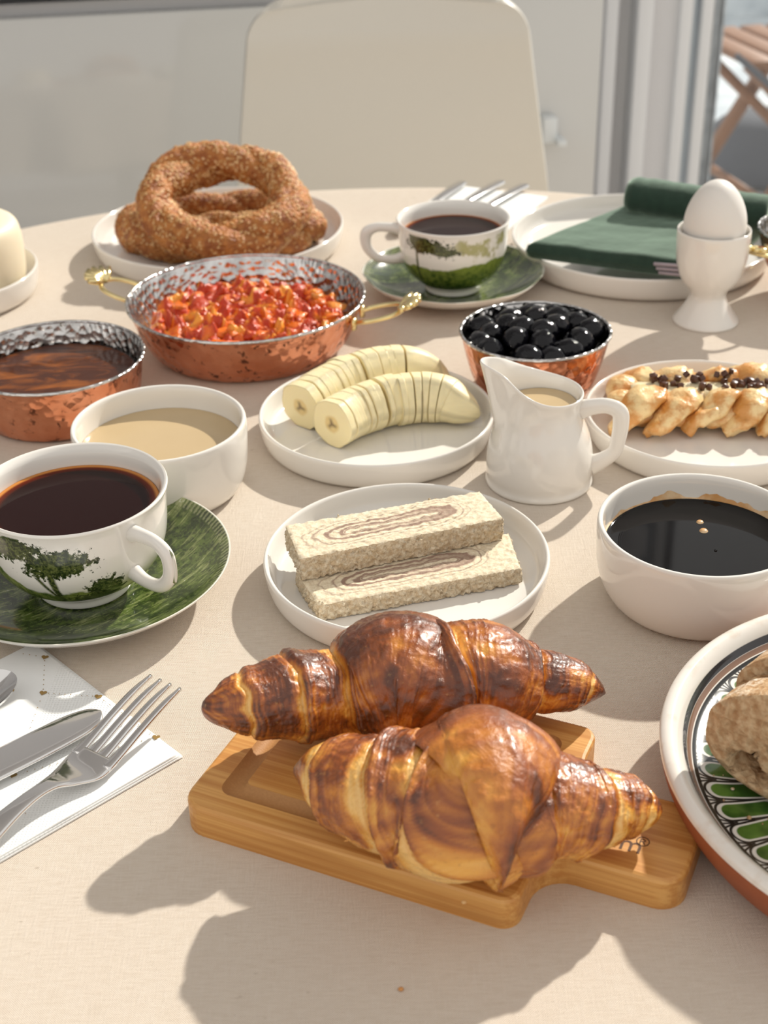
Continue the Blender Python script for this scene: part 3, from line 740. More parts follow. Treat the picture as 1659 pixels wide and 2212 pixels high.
for k in range(70):
    a = RNG.uniform(0, 2 * np.pi); r = Rm * .90 * math.sqrt(RNG.uniform()); x_, y_ = r * math.cos(a), r * math.sin(a)
    i = min(int(r / Rm * 89), 89); j = int(a / (2 * np.pi) * n) % n; z_ = Z[i, j]
    s = RNG.uniform(.0030, .0085); sc = np.array([s * RNG.uniform(.8, 1.5), s * RNG.uniform(.7, 1.1), s * RNG.uniform(.35, .6)])
    v = IV * (1 + .65 * noise(IV * 1.9 + k * 3.1)[:, None]) * sc; q = RNG.uniform(0, 6.28); cq, sq = math.cos(q), math.sin(q)
    v = np.stack([v[:, 0] * cq - v[:, 1] * sq, v[:, 0] * sq + v[:, 1] * cq, v[:, 2]], 1) + [x_, y_, z_ - .0006]
    cc_ = [red, red, orange, orange, orange, np.array([.80, .27, .035])][RNG.integers(6)] * RNG.uniform(.8, 1.1)
    vs.append(v); fs.append(IF + off); cs_.append(np.broadcast_to(cc_, v.shape)); off += len(v)
ck = obj('chunks', mesh(np.vstack(vs), np.vstack(fs), True, np.vstack(cs_)), M['menemen'], tm); ck['kind'] = 'stuff'

# ------------------------------------------------------------------ olives
lat = np.linspace(-np.pi / 2, np.pi / 2, 14); ol = lathe(list(zip(.0088 * np.cos(lat), .0104 * np.sin(lat))), 20, 0)
om = ol; pts = []
vv_ = np.zeros(len(om.vertices) * 3); om.vertices.foreach_get('co', vv_); vv_ = vv_.reshape(-1, 3)
vv_ *= (1 + .10 * noise(vv_ * 260))[:, None]; om.vertices.foreach_set('co', vv_.ravel()); om.update(); om.materials.append(M['olive_skin'])
tries = 0
layers = [(.027, .034, 22), (.039, .0385, 34)]
pl = []
for z0, rmax, cnt in layers:
    got = 0; tries = 0
    while got < cnt and tries < 6000:
        tries += 1; a = RNG.uniform(0, 2 * np.pi); r = rmax * math.sqrt(RNG.uniform()); q = np.array([r * math.cos(a), r * math.sin(a), z0 + .005 * (1 - (r / rmax) ** 2) + RNG.uniform(-.0015, .0015)])
        if all(np.linalg.norm((q - p) * [1, 1, 1]) > .0138 for p in pl): pl.append(q); got += 1
for q in pl:
    o = bpy.data.objects.new('olive', om); COL.objects.link(o); o.location = (OC[0] + q[0], OC[1] + q[1], TZ + q[2])
    o.rotation_euler = (RNG.uniform(0, 3), RNG.uniform(0, 3), RNG.uniform(0, 6)); tag(o, 'shiny wrinkled black olive in the small copper bowl', 'olive', 'black olives in the small copper bowl')

# ------------------------------------------------------------------ sesame rings
def simit(label, c, ax, ay, tr, rot, twist, seed, lump=.10):
    t = thing('sesame_ring', label, 'bread ring', c, rot=rot)
    m, k = 260, 48; s = np.linspace(0, 2 * np.pi, m, endpoint=False)
    C = np.stack([ax * np.cos(s), ay * np.sin(s), 0 * s], 1)
    tt, sd, up = frames(C, True)
    a = np.linspace(0, 2 * np.pi, k, endpoint=False)
    ph = a[None, :] + twist * s[:, None]
    rad = tr * (.70 + .36 * np.abs(np.cos(ph)) ** .7) * (1 + .08 * np.sin(s * 2 + seed))[:, None]
    P = C[:, None] + sd[:, None] * (rad * np.cos(a))[..., None] + up[:, None] * (rad * np.sin(a))[..., None]
    d = fbm(P * 55 + seed * 7.7, 4); P = P + (P - C[:, None]) * (lump * d)[..., None]
    obj('crust', grid(P, cu=True, cv=True, flip=True), M['simit_crust'], t)
    # sesame seeds, far too many to count
    N = 2300; ii = RNG.integers(0, m, N); jj = RNG.integers(0, k, N); base = P[ii, jj]; nrm = base - C[ii]; nrm /= np.linalg.norm(nrm, axis=1)[:, None]
    rnd = RNG.normal(size=(N, 3)); tg = np.cross(nrm, rnd); tg /= np.linalg.norm(tg, axis=1)[:, None]; bt = np.cross(nrm, tg)
    L, Wd, Ht = .0019, .0011, .0009
    v8 = np.stack([base + tg * L, base + bt * Wd, base - tg * L * .8, base - bt * Wd, base + nrm * Ht], 1).reshape(-1, 3) + np.repeat(nrm, 5, 0) * .0002
    q = np.arange(N)[:, None] * 5
    f = np.concatenate([q + [0, 1, 4], q + [1, 2, 4], q + [2, 3, 4], q + [3, 0, 4]])
    sdm = obj('sesame_seeds', mesh(v8, f, True), M['sesame'], t); sdm['kind'] = 'stuff'
    return t
SC = np.array([-.1375, 1.166])
simit('oval sesame ring lying flat on the wide plate under the others', (SC[0] + .002, SC[1] - .002, TZ + .0208), .0740, .0480, .0160, (0, 0, math.radians(-3)), 4.0, 1)
simit('small sesame ring nested inside the flat one, seen through the front ring', (SC[0] + .004, SC[1] - .004, TZ + .0165), .0330, .0175, .0110, (0, 0, .15), 3.0, 2)
fr = T(482, 440, .050)
simit('big twisted sesame ring leaning at the front of the pile', (fr[0], fr[1], TZ + .0520), .0560, .0540, .0175, (math.radians(20), math.radians(4), math.radians(-4)), 2.5, 3)

# ------------------------------------------------------------------ sliced bananas
def banana(label, keys, gaps, seed):
    K = np.array([np.r_[T(px, py, h), r] for px, py, h, r in keys]); S = spline(K, 400); C, Rr = S[:, :3], np.maximum(S[:, 3], .0012)
    o = C[0].copy(); o[2] = TZ + .0049
    t = thing('sliced_banana', label, 'banana', o)
    s = np.r_[0, np.cumsum(np.linalg.norm(np.diff(C, axis=0), axis=1))]
    tt, sd, up = frames(C)
    rs = np.random.default_rng(seed); m = 40; a = np.linspace(0, 2 * np.pi, m, endpoint=False)
    sect = 1 + .030 * np.cos(5 * a + .4) + .012 * np.cos(10 * a)
    rad = np.array([0.0, .18, .30, .42, .62, .80, .93, 1.0])
    for k, (s0, s1) in enumerate(gaps):
        s0, s1 = s0 * s[-1], s1 * s[-1]
        ks = np.linspace(s0, s1, 9); ii = np.clip(np.searchsorted(s, ks), 0, 399)
        jit = rs.normal(0, .0006, 3) * (k > 0); jit[2] = abs(jit[2]) * .4; tw = rs.normal(0, .03)
        rows, cols = [], []
        def ring(i, f, sh=0.0, end=0):
            cen = C[i] + jit + tt[i] * sh; tr_ = Rr[i]
            rows.append(cen + (sd[i] * (np.cos(a + tw) * sect)[:, None] + up[i] * (np.sin(a + tw) * sect)[:, None]) * tr_ * f)
            edge = np.array([.82, .72, .44]); flesh = np.array([.84, .72, .42]); core = np.array([.70, .50, .19]); seed_ = np.array([.10, .055, .03])
            if end:
                star = .5 + .5 * np.cos(3 * a + .7)
                c = np.where((f < .42), 1, 0) * .75
                cc = flesh * (1 - c) + core * c; cc = np.broadcast_to(cc, (m, 3)).copy()
                dk = (sstep(.34, .10, np.full(m, f) if f else np.zeros(m)) * (star ** 2 if f > .05 else 1))[:, None] if f < .40 else 0
                cc = cc * (1 - dk * .9) + seed_ * dk * .9
            else:
                dots = sstep(.80, .98, np.cos(5 * a + .4))[:, None]
                cc = edge * (1 - .28 * dots) * np.array([1, 1 - .0, 1]) * np.ones((m, 1))
                cc = cc * (1.03 + .08 * noise(np.stack([np.cos(a) * 4, np.sin(a) * 4, np.full(m, i * .11 + seed)], 1)))[:, None]
            cols.append(cc)
        for f in rad: ring(ii[0], f, 0.0, 1)
        ring(ii[0], 1.0, .0004)
        for i in ii[1:-1]: ring(i, 1.0)
        ring(ii[-1], 1.0, -.0004)
        for f in rad[::-1]: ring(ii[-1], f, 0.0, 1)
        P = np.array(rows) - o; P[..., 2] = np.maximum(P[..., 2], .0002 + 0 * P[..., 2])
        obj('slice', grid(P, cv=True, flip=False, col=np.array(cols)), M['banana_flesh'], t)
    return t
def cuts(n, last, seed, big=()):
    rs = np.random.default_rng(seed); e = np.cumsum(np.r_[0, rs.uniform(.8, 1.2, n)]); e = e / e[-1] * last; g = []
    for k in range(n): g.append((e[k] + .0014, e[k + 1] - (.0090 if k in big else .0014)))
    g.append((last + .0015, 1.0)); return g
banana('sliced banana lying in front, its cut end facing left', [(716, 917, .0205, .0158), (760, 893, .0205, .0160), (830, 868, .0215, .0165), (900, 858, .0215, .0165), (955, 862, .0205, .0155), (995, 880, .0165, .0118), (1022, 893, .0125, .0070), (1034, 898, .0105, .0024)], cuts(15, .80, 3, (4,)), 1)
banana('sliced banana lying behind, partly hidden by the front one', [(648, 880, .0200, .0160), (690, 853, .0215, .0162), (750, 824, .0225, .0170), (820, 805, .0230, .0172), (880, 800, .0220, .0165), (925, 808, .0180, .0130), (950, 822, .0140, .0085), (966, 836, .0120, .0030)], cuts(13, .70, 5), 2)

# ------------------------------------------------------------------ halva slices
def halva(label, corners, z0, z1, seed):
    c = np.array([T(px, py, z1)[:2] for px, py in corners]); ctr = c.mean(0)
    u = (c[1] - c[0]) + (c[2] - c[3]); u /= np.linalg.norm(u); v = np.array([-u[1], u[0]])
    t = thing('halva_slice', label, 'halva', (ctr[0], ctr[1], TZ + z0), math.atan2(u[1], u[0]))
    q = np.stack([(c - ctr) @ u, (c - ctr) @ v], 1); h = z1 - z0
    nu, nv = 120, 44; a, b = np.linspace(0, 1, nu), np.linspace(0, 1, nv); A, B = np.meshgrid(a, b, indexing='ij')
    def bil(A, B): return ((1 - A) * (1 - B))[..., None] * q[0] + (A * (1 - B))[..., None] * q[1] + (A * B)[..., None] * q[2] + ((1 - A) * B)[..., None] * q[3]
    top = bil(A, B); zt = np.full(A.shape, h) + .0007 * fbm(np.stack([A * 30, B * 12, 0 * A + seed], -1), 3)
    edge = np.minimum(np.minimum(A, 1 - A) * 4, np.minimum(B, 1 - B)); rag = np.clip(1 - edge / .03, 0, 1)
    zt -= rag * (.0003 + .0012 * np.abs(fbm(np.stack([A * 60, B * 20, 0 * A + seed + 4], -1), 3)))
    Pt = np.concatenate([top, zt[..., None]], -1)
    obj('cut_face', grid(Pt, flip=True), M['halva_top'], t)
    # crumbly sides
    per = np.concatenate([Pt[:, 0], Pt[-1, 1:], Pt[-2::-1, -1], Pt[0, -2:0:-1]]); m = len(per); k = 16
    ctr2 = per[:, :2].mean(0); nxt = np.roll(per, -1, 0)[:, :2] - np.roll(per, 1, 0)[:, :2]; nr = np.stack([nxt[:, 1], -nxt[:, 0]], 1); nr /= np.linalg.norm(nr, axis=1)[:, None] + 1e-9
    rows = []
    for i in range(k + 1):
        f = i / k; z = per[:, 2] * (1 - f)
        d = .0016 * fbm(np.stack([per[:, 0] * 420, per[:, 1] * 420, z * 420 + seed], 1), 4) * min(1, f * 5) + .0006 * math.sin(f * math.pi)
        rows.append(np.c_[per[:, :2] + nr * d[:, None], z])
    obj('broken_edge', grid(np.array(rows), cv=True, flip=True), M['halva_side'], t)
    obj('underside', mesh(np.c_[q * .98, np.full(4, .0004)], [(3, 2, 1, 0)], False), M['halva_side'], t)
    rs = np.random.default_rng(seed); vs, fs, off = [], [], 0
    for _ in range(90):
        p = per[rs.integers(m)] * [1, 1, rs.uniform(.0, 1.02)] ; s = rs.uniform(.0003, .0011)
        vs.append(IV[:12] * s * rs.uniform(.7, 1.3, 3) + p + rs.normal(0, .0006, 3)); 
    b12 = bmesh.new(); bmesh.ops.create_icosphere(b12, subdivisions=1, radius=1); v12 = np.array([v.co for v in b12.verts]); f12 = np.array([[v.index for v in f.verts] for f in b12.faces]); b12.free()
    vs = [v12 * rs.uniform(.0003, .0010) * rs.uniform(.7, 1.3, 3) + per[rs.integers(m)] * [1, 1, rs.uniform(0.1, 1.02)] + rs.normal(0, .0005, 3) for _ in range(140)]
    fs = [f12 + 12 * i if len(v12) == 12 else f12 + len(v12) * i for i in range(140)]
    V = np.vstack(vs); V[:, 2] = np.maximum(V[:, 2], .0003)
    cr = obj('crumbs', mesh(V, np.vstack(fs)), M['halva_side'], t); cr['kind'] = 'stuff'
    return t
halva('lower marbled halva slice lying flat on the plate', [(690, 1306), (1124, 1226), (1098, 1150), (640, 1236)], .0050, .0152, 1)
halva('upper marbled halva slice resting across the lower one', [(648, 1206), (1086, 1118), (1036, 1060), (617, 1134)], .0160, .0298, 2)

# ------------------------------------------------------------------ chocolate pastry
PP = T(1318, 893, .006); t = thing('chocolate_pastry', 'long plaited puff pastry with chocolate chips on the white plate', 'pastry', (PP[0], PP[1], TZ + .0048), math.radians(-5))
L = .122
s = np.linspace(0, 1, 70); a = np.linspace(0, 2 * np.pi, 48, endpoint=False)
ew = np.minimum(1, np.sqrt(np.clip(1 - ((np.abs(s - .5) - .44) / .06).clip(0, 1) ** 2, 0, 1)) + .02)
Yv = .027 * ew[:, None] * np.sign(np.cos(a)) * np.abs(np.cos(a)) ** .8; Zv = .0095 + .0095 * ew[:, None] * np.sin(a)
P = np.stack([np.broadcast_to(s[:, None] * L, Yv.shape), Yv, Zv], -1); P += ((fbm(P * 90, 3) * .0014)[..., None])
P[..., 2] = np.maximum(P[..., 2], .0)
obj('base', grid(P, cv=True, flip=False), M['pastry'], t)
obj('filling', tube(np.stack([np.linspace(.012, L - .012, 20), np.full(20, .001), np.full(20, .0175)], 1), .0110, .0042, 14), M['pastry_cream'], t)
NS = 5
for side in (-1, 1):
    for k in range(NS):
        x0_ = .004 + k * (L - .020) / (NS - 1) * .92; sh = RNG.uniform(-.002, .002)
        j_ = RNG.normal(0, .0022, 6); p = spline([(x0_ - .006 + j_[0], side * .0275, .003), (x0_ + .002 + j_[1], side * (.0275 + j_[3]), .010), (x0_ + .011 + sh, side * .0225, .0180 + j_[4] * .6), (x0_ + .0205 + sh + j_[2], side * .0150, .0215 + j_[5] * .5), (x0_ + .029, side * .0085, .0180)], 26)
        w_ = spline([(.0070,), (.0098,), (.0112,), (.0098,), (.0045,)], 26)[:, 0] * RNG.uniform(.82, 1.15)
        mm = tube(p, w_, w_ * .50, 20); co = np.zeros(len(mm.vertices) * 3); mm.vertices.foreach_get('co', co); co = co.reshape(-1, 3); co += (fbm(co * 110 + k * 5 + side, 4) * .0026)[:, None] * np.array([.4, .4, 1]); co[:, 2] = np.maximum(co[:, 2], .0003); mm.vertices.foreach_set('co', co.ravel()); mm.update()
        obj('plait', mm, M['pastry'], t)
for k, (yy, zz, rr_) in enumerate(((-.012, .014, .0115), (.008, .015, .0120), (-.001, .010, .0120))):
    mm = lathe([(0, -rr_ * .8), (rr_ * .8, -rr_ * .5), (rr_, 0), (rr_ * .75, rr_ * .6), (0, rr_ * .8)], 28, 2); obj('end_fold', mm, M['pastry'], t, (.006 + k * .002, yy, zz))
chip = box(.0050, .0045, .0042, .0008); chip.materials.append(M['chocolate'])
for k in range(46):
    cl_ = [(.030, .004), (.036, -.002), (.055, .005), (.070, .002), (.080, .001), (.088, .000), (.094, -.003), (.104, .002), (.060, -.010), (.112, .001)][k % 10]
    o = bpy.data.objects.new('chocolate_chip', chip); COL.objects.link(o); o.parent = t
    q = (cl_[0] + RNG.normal(0, .005), cl_[1] + RNG.normal(0, .0035)); o.location = (q[0], q[1], .0215 + .0045 * min(1, abs(q[1]) / .010) + RNG.uniform(-.0008, .0016)); o.rotation_euler = tuple(RNG.uniform(0, 3, 3)); o.scale = (RNG.uniform(.7, 1.1),) * 3

# ------------------------------------------------------------------ bamboo board
BA = math.radians(-24.6); bu = np.array([math.cos(BA), math.sin(BA)]); bv_ = np.array([-bu[1], bu[0]])
lf = np.array([-.0895, .4385]); BLn, BWd, BH = .1490, .1130, .0152
bc = lf + bu * BLn / 2 + bv_ * BWd / 2
bd = thing('cutting_board', 'small bamboo board with a short handle, under the croissants', 'cutting board', (*bc, TZ), BA)
def fillet(cx, cy, r, a0, a1, n=7): return [(cx + r * math.cos(math.radians(a0 + (a1 - a0) * k / n)), cy + r * math.sin(math.radians(a0 + (a1 - a0) * k / n))) for k in range(n + 1)]
hl, hwid, cr_ = BLn / 2, .0235, .011
hx1 = hl + .0560
outl = fillet(-hl + cr_, -BWd / 2 + cr_, cr_, 180, 270) + fillet(hl - cr_ * .7, -BWd / 2 + cr_ * .7, cr_ * .7, 270, 360) + fillet(hl + .014, -hwid - .014, .014, 180, 90) + fillet(hx1 - cr_, -hwid + cr_, cr_, 270, 360) + fillet(hx1 - cr_, hwid - cr_, cr_, 0, 90) + fillet(hl + .014, hwid + .014, .014, 270, 180) + fillet(hl - cr_ * .7, BWd / 2 - cr_ * .7, cr_ * .7, 0, 90) + fillet(-hl + cr_, BWd / 2 - cr_, cr_, 90, 180)
# top is built as an outer border, a sunk juice channel and a raised middle
bmb = bmesh.new()
G = .0030
ro = round_rect(BLn - .024, BWd - .024, .006, 8); ri = round_rect(BLn - .024 - .018, BWd - .024 - .018, .003, 8)
def addring(pts, z): return [bmb.verts.new((x, y, z)) for x, y in pts]
lo = addring(outl, 0); lo2 = addring([(x * .999, y * .999) for x, y in outl], 0); hi0 = addring(outl, BH - .0018)
def inset(pts, d):
    p = np.array(pts); n_ = len(p); out = []
    for i in range(n_):
        e = p[(i + 1) % n_] - p[i - 1]; e /= np.linalg.norm(e) + 1e-12; out.append((p[i][0] - e[1] * d, p[i][1] + e[0] * d))
    return out
hi1 = addring(inset(outl, .0006), BH - .0006); hi2 = addring(inset(outl, .0018), BH)
def band(a, b):
    for i in range(len(a)): bmb.faces.new((a[i], a[(i + 1) % len(a)], b[(i + 1) % len(b)], b[i]))
bmb.faces.new(lo2[::-1]); band(lo, hi0); band(hi0, hi1); band(hi1, hi2)
for v in lo2: bmb.verts.remove(v) if not v.link_faces else None
tro = addring(ro, BH); tri = addring(ri, BH)
eo = [bmb.edges.new((hi2[i], hi2[(i + 1) % len(hi2)])) if bmb.edges.get((hi2[i], hi2[(i + 1) % len(hi2)])) is None else bmb.edges.get((hi2[i], hi2[(i + 1) % len(hi2)])) for i in range(len(hi2))]
er_ = [bmb.edges.new((tro[i], tro[(i + 1) % len(tro)])) for i in range(len(tro))]
bmesh.ops.triangle_fill(bmb, use_beauty=True, use_dissolve=False, edges=eo + er_)
bmb.faces.new(tri)
me = bpy.data.meshes.new('m'); bmesh.ops.recalc_face_normals(bmb, faces=bmb.faces); bmb.to_mesh(me); bmb.free()
obj('slab', me, M['bamboo'], bd)
gr_rows = []
for f in np.linspace(0, 1, 10):
    pts = np.array(ro) * (1 - f) + np.array(ri) * f; gr_rows.append(np.c_[pts, np.full(len(pts), BH - G * math.sin(math.pi * f) ** .7)])
obj('juice_channel', grid(np.array(gr_rows), cv=True, flip=False), M['bamboo_groove'], bd)
tx = bpy.data.curves.new('t', 'FONT'); tx.body = 'bambum'; tx.size = .0125; tx.extrude = .00004; tx.resolution_u = 3; tx.align_x = 'RIGHT'
to = bpy.data.objects.new('t', tx); COL.objects.link(to); bpy.context.view_layer.update()
tme = bpy.data.meshes.new_from_object(to.evaluated_get(bpy.context.evaluated_depsgraph_get()))
tx.body = '\u00ae'; tx.size = .0075; bpy.context.view_layer.update()
tme2 = bpy.data.meshes.new_from_object(to.evaluated_get(bpy.context.evaluated_depsgraph_get())); bpy.data.objects.remove(to)
def board_xy(px, py):
    p = T(px, py, BH)[:2] - bc; return float(p @ bu), float(p @ bv_)
q = board_xy(1384, 1846); obj('printed_name', tme, M['burnt_print'], bd, (q[0], q[1], BH + .00006))
q = board_xy(1400, 1832); obj('printed_mark', tme2, M['burnt_print'], bd, (q[0], q[1], BH + .00006))

# ------------------------------------------------------------------ croissants
def croissant(label, keys, seams, seed, wid=1.18, pale_side=0.0, tone=.5, rise=.012):
    """keys: picture column, centre row, half height in pixels of the lengthwise sections; seams: (position, slant, dir, pale width)"""
    K = []
    app = []
    for px, py, hp in keys:
        D = np.linalg.norm(T(px, py, .045) - np.array([0, 0, TZ + CAM_H])); app.append(hp * D / FPX)
    hs = np.array(app) / math.sqrt(.654 + (.588 * wid) ** 2); hm = hs.max()
    for kq, ((px, py, hp), h) in enumerate(zip(keys, hs)):
        lf_ = (px - keys[0][0]) / (keys[-1][0] - keys[0][0])
        zc = BH + .0004 + (.62 * h + .38 * hm * .80) + rise * max(0, 1 - lf_ / .42) ** 1.5; K.append(np.r_[T(px, py, zc), h])
    S = spline(np.array(K), 460); C, H_ = S[:, :3], np.maximum(S[:, 3], .0008)
    o = np.array([C[230][0], C[230][1], TZ + BH]); t, sd, up = frames(C); sd = -sd      # sd points away from the camera, -sd towards it
    ss = np.r_[0, np.cumsum(np.linalg.norm(np.diff(C, axis=0), axis=1))]; tot = ss[-1]; u = ss / tot
    k = 240; a = np.linspace(0, 2 * np.pi, k, endpoint=False); U, A = np.meshgrid(u, a, indexing='ij')
    near = -np.cos(A); upw = np.sin(A)                     # near = +1 on the camera side
    lift = np.zeros_like(U); pale = np.zeros_like(U); dn = np.full(U.shape, 9.0); lobe = np.ones_like(U)
    for (p0, sl, dr, pw, step) in seams:
        wob = .012 * noise(np.stack([U * 3, np.cos(A) * 1.6, np.sin(A) * 1.6 + p0 * 40 + seed], -1))
        d = (U - (p0 - sl * upw * .5 + wob)) * dr          # > 0 on the outer, thinner side
        lift += -step * sstep(-.003, .004, d) * np.exp(-np.clip(d, 0, 1) / .11) - .060 * np.exp(-((d - .004) / .005) ** 2) + .045 * np.exp(-((d + .013) / .012) ** 2) - .030 * np.exp(-((d + .050) / .022) ** 2)
        rag = 1 + .8 * noise(np.stack([np.cos(A) * 2.5, np.sin(A) * 2.5, U * 5 + p0 * 30 + seed], -1))
        w = sstep(-.003, .003, d) * sstep(pw * .8 * rag, pw * .15 * rag, d); pale = np.maximum(pale, w)
        dn = np.where(np.abs(d) < np.abs(dn), d, dn)
    lam = noise(np.stack([dn * tot * 900, np.cos(A) * .9, np.sin(A) * .9 + seed], -1)) + .6 * noise(np.stack([dn * tot * 2100, np.cos(A) * 1.3, np.sin(A) * 1.3 + seed * 2], -1))
    fine = fbm(np.stack([U * 40, np.cos(A) * 5, np.sin(A) * 5 + seed], -1), 5)
    blot = fbm(np.stack([U * 9, np.cos(A) * 1.4, np.sin(A) * 1.4 + seed * 3], -1), 3)
    blis = 1 - np.abs(noise(np.stack([U * 55, np.cos(A) * 7, np.sin(A) * 7 + seed], -1)))
    nearseam = np.exp(-np.abs(dn) / .045)
    rad = 1 + lift + .020 * fine + .016 * (blis - .7) + (.006 + .026 * nearseam) * lam
    hgt = H_[:, None] * rad
    P = C[:, None] + sd[:, None] * (np.cos(A) * hgt * wid)[..., None] + up[:, None] * (np.sin(A) * hgt)[..., None]
    zfloor = TZ + BH + .0004; low = P[..., 2] < zfloor + .004
    P[..., 2] = np.where(low, zfloor + .004 * np.exp((P[..., 2] - zfloor - .004) / .004), P[..., 2])
    brown = tone + .42 * blot + .16 * fine + .16 * upw - .62 * pale + (.06 + .38 * nearseam) * lam - pale_side * sstep(.1, -.9, upw)
    tipd = np.minimum(U, 1 - U); brown += .35 * sstep(.05, .0, tipd)
    cols = np.array([[.86, .53, .175], [.76, .37, .060], [.56, .195, .022], [.30, .072, .009], [.10, .022, .004]]); kk = np.clip(brown, 0, .999) * 4; i = kk.astype(int); f = (kk - i)[..., None]
    colr = cols[i] * (1 - f) + cols[np.minimum(i + 1, 4)] * f
    t_ = obj('croissant', grid(P - o, cv=True, flip=True, col=colr), M['croissant_crust'], None, o)
    return tag(t_, label, 'croissant')
croissant('larger dark brown croissant lying at the back of the bamboo board',
    [(452, 1520, 8), (468, 1525, 38), (500, 1521, 62), (560, 1515, 84), (630, 1503, 104), (700, 1498, 108), (748, 1494, 112), (790, 1480, 134), (850, 1468, 148), (900, 1470, 146), (945, 1478, 134), (1000, 1464, 138), (1060, 1462, 130), (1110, 1466, 104), (1150, 1470, 82), (1200, 1473, 74), (1250, 1480, 54), (1288, 1490, 24), (1306, 1497, 4)],
    [(.215, .020, -1, .050, .05), (.345, .050, -1, .060, .15), (.60, -.045, 1, .030, .13), (.80, -.050, 1, .040, .13), (.93, -.02, 1, .02, .03), (.10, .02, -1, .03, .03)], 3, 1.15, -.10, .74, .020)
croissant('smaller golden croissant lying at the front of the bamboo board',
    [(644, 1660, 6), (656, 1662, 28), (690, 1665, 66), (740, 1680, 102), (800, 1700, 126), (860, 1712, 145), (920, 1724, 156), (978, 1746, 163), (1005, 1733, 177), (1048, 1721, 191), (1090, 1726, 174), (1116, 1745, 141), (1132, 1745, 134), (1180, 1738, 130), (1240, 1742, 114), (1280, 1744, 100), (1330, 1738, 84), (1380, 1742, 58), (1408, 1746, 28), (1418, 1748, 5)],
    [(.13, .060, -1, .045, .05), (.275, .10, -1, .060, .09), (.43, .13, -1, .090, .12), (.625, -.03, 1, .030, .20), (.80, -.05, 1, .065, .12), (.92, -.02, 1, .03, .03)], 8, 1.18, .12, .58)

# ------------------------------------------------------------------ terracotta plate and bread
PCc = (.2281, .4370); PR = .1156
tp = thing('terracotta_plate', 'terracotta plate glazed white with green leaf petals, right edge', 'plate', (*PCc, TZ))
obj('body', lathe([(0, .001), (PR * .70, .001), (PR * .72, 0), (PR * .84, 0), (PR * .93, .008), (PR * .985, .020), (PR, .0285)], 200, 2), M['terracotta'], tp)
obj('glazed_face', lathe([(PR, .0285), (PR - .0003, .0305), (PR - .003, .0322), (PR - .006, .0318), (.1062, .0285), (.1040, .0240), (.1010, .0210), (.090, .0190), (.06, .0178), (0, .0175)], 256, 2), M['glaze_leaves'], tp)
LA = np.array([.67, .742]); LP = np.array([.742, -.67]); lo_c = np.array([.1805, .4120])
ang = np.linspace(0, 2 * np.pi, 96, endpoint=False)
outline = np.stack([.060 * np.sign(np.cos(ang)) * np.abs(np.cos(ang)) ** .85, .026 + .026 * np.sign(np.sin(ang)) * np.abs(np.sin(ang)) ** np.where(np.sin(ang) > 0, 1.0, .55)], 1)
def bread(label, k, th, d0, holes, tilt):
    c = lo_c + LA * d0
    t = thing('bread_slice', label, 'bread', (c[0], c[1], TZ + .0195), rot=(tilt, 0, math.atan2(LP[1], LP[0])))
    sc = 1 + .04 * math.sin(k * 2.1); ol_ = outline * sc; ctr = np.array([0, .024])
    rs = np.random.default_rng(40 + k); wob = 1 + .03 * fbm(np.stack([np.cos(ang) * 2, np.sin(ang) * 2, 0 * ang + k], 1), 3); ol_ = ctr + (ol_ - ctr) * wob[:, None]; ol_[:, 1] -= ol_[:, 1].min()
    f = np.r_[np.linspace(0, .90, 34), .95, .985, 1.0]
    q = ctr + (ol_ - ctr)[None] * f[:, None, None]; dep = np.zeros(q.shape[:2])
    for (hx_, hz_, hr, hd_) in holes: dep += hd_ * sstep(hr, hr * .72, np.hypot((q[..., 0] - hx_) * .9, q[..., 1] - hz_))
    dep += .0008 * np.abs(fbm(np.stack([q[..., 0] * 260, q[..., 1] * 260, 0 * q[..., 0] + k], -1), 3)) + .0016 * sstep(.93, 1.0, f)[:, None]
    obj('crumb', grid(np.stack([q[..., 0], -th / 2 + dep, q[..., 1]], -1), cv=True, flip=True), M['crumb'], t)
    obj('crumb', grid(np.stack([q[..., 0], th / 2 - dep * .2, q[..., 1]], -1), cv=True), M['crumb'], t)
    ys = np.linspace(-1, 1, 15); rows = []
    for y in ys:
        g = 1 - .035 * np.clip((abs(y) - .75) / .25, 0, 1) ** 2; r_ = ctr + (ol_ - ctr) * g
        p3 = np.c_[r_[:, 0], np.full(96, y * (th / 2 - .0016)), r_[:, 1]]; p3 += (fbm(p3 * 160 + k, 3) * .0007)[:, None]; rows.append(p3)
    obj('crust', grid(np.array(rows), cv=True, flip=True), M['bread_crust'], t)
h0 = [(-.0400, .0125, .0064, .0170), (-.0335, .0095, .0044, .013), (.002, .022, .005, .005), (-.036, .020, .0016, .003), (-.012, .026, .003, .004), (.010, .010, .004, .005), (-.030, .0255, .0018, .003), (-.033, .0130, .0014, .002)]
bread('front slice of brown bread with a dark hole, on the terracotta plate', 0, .024, .0, h0, -.10)
bread('middle slice of brown bread behind the front slice', 1, .024, .0280, h0[2:5], -.10)
bread('rear slice of brown bread on the terracotta plate, touching the frame', 2, .026, .0570, h0[2:4], -.10)
vs, fs = [], []
for k in range(26):
    a_ = RNG.uniform(math.radians(150), math.radians(235)); r_ = RNG.uniform(.072, .094); vs.append(v12_ := IV[:] * RNG.uniform(.0003, .0009) * RNG.uniform(.6, 1.3, 3) + [r_ * math.cos(a_), r_ * math.sin(a_), .0190 + (r_ - .07) * .06]); fs.append(IF + k * len(IV))
bcr = obj('bread_crumbs', mesh(np.vstack(vs), np.vstack(fs)), M['bread_crust'], None, (*PCc, TZ)); tag(bcr, 'pale bread crumbs scattered on the green leaf plate', 'crumbs', None, 'stuff')

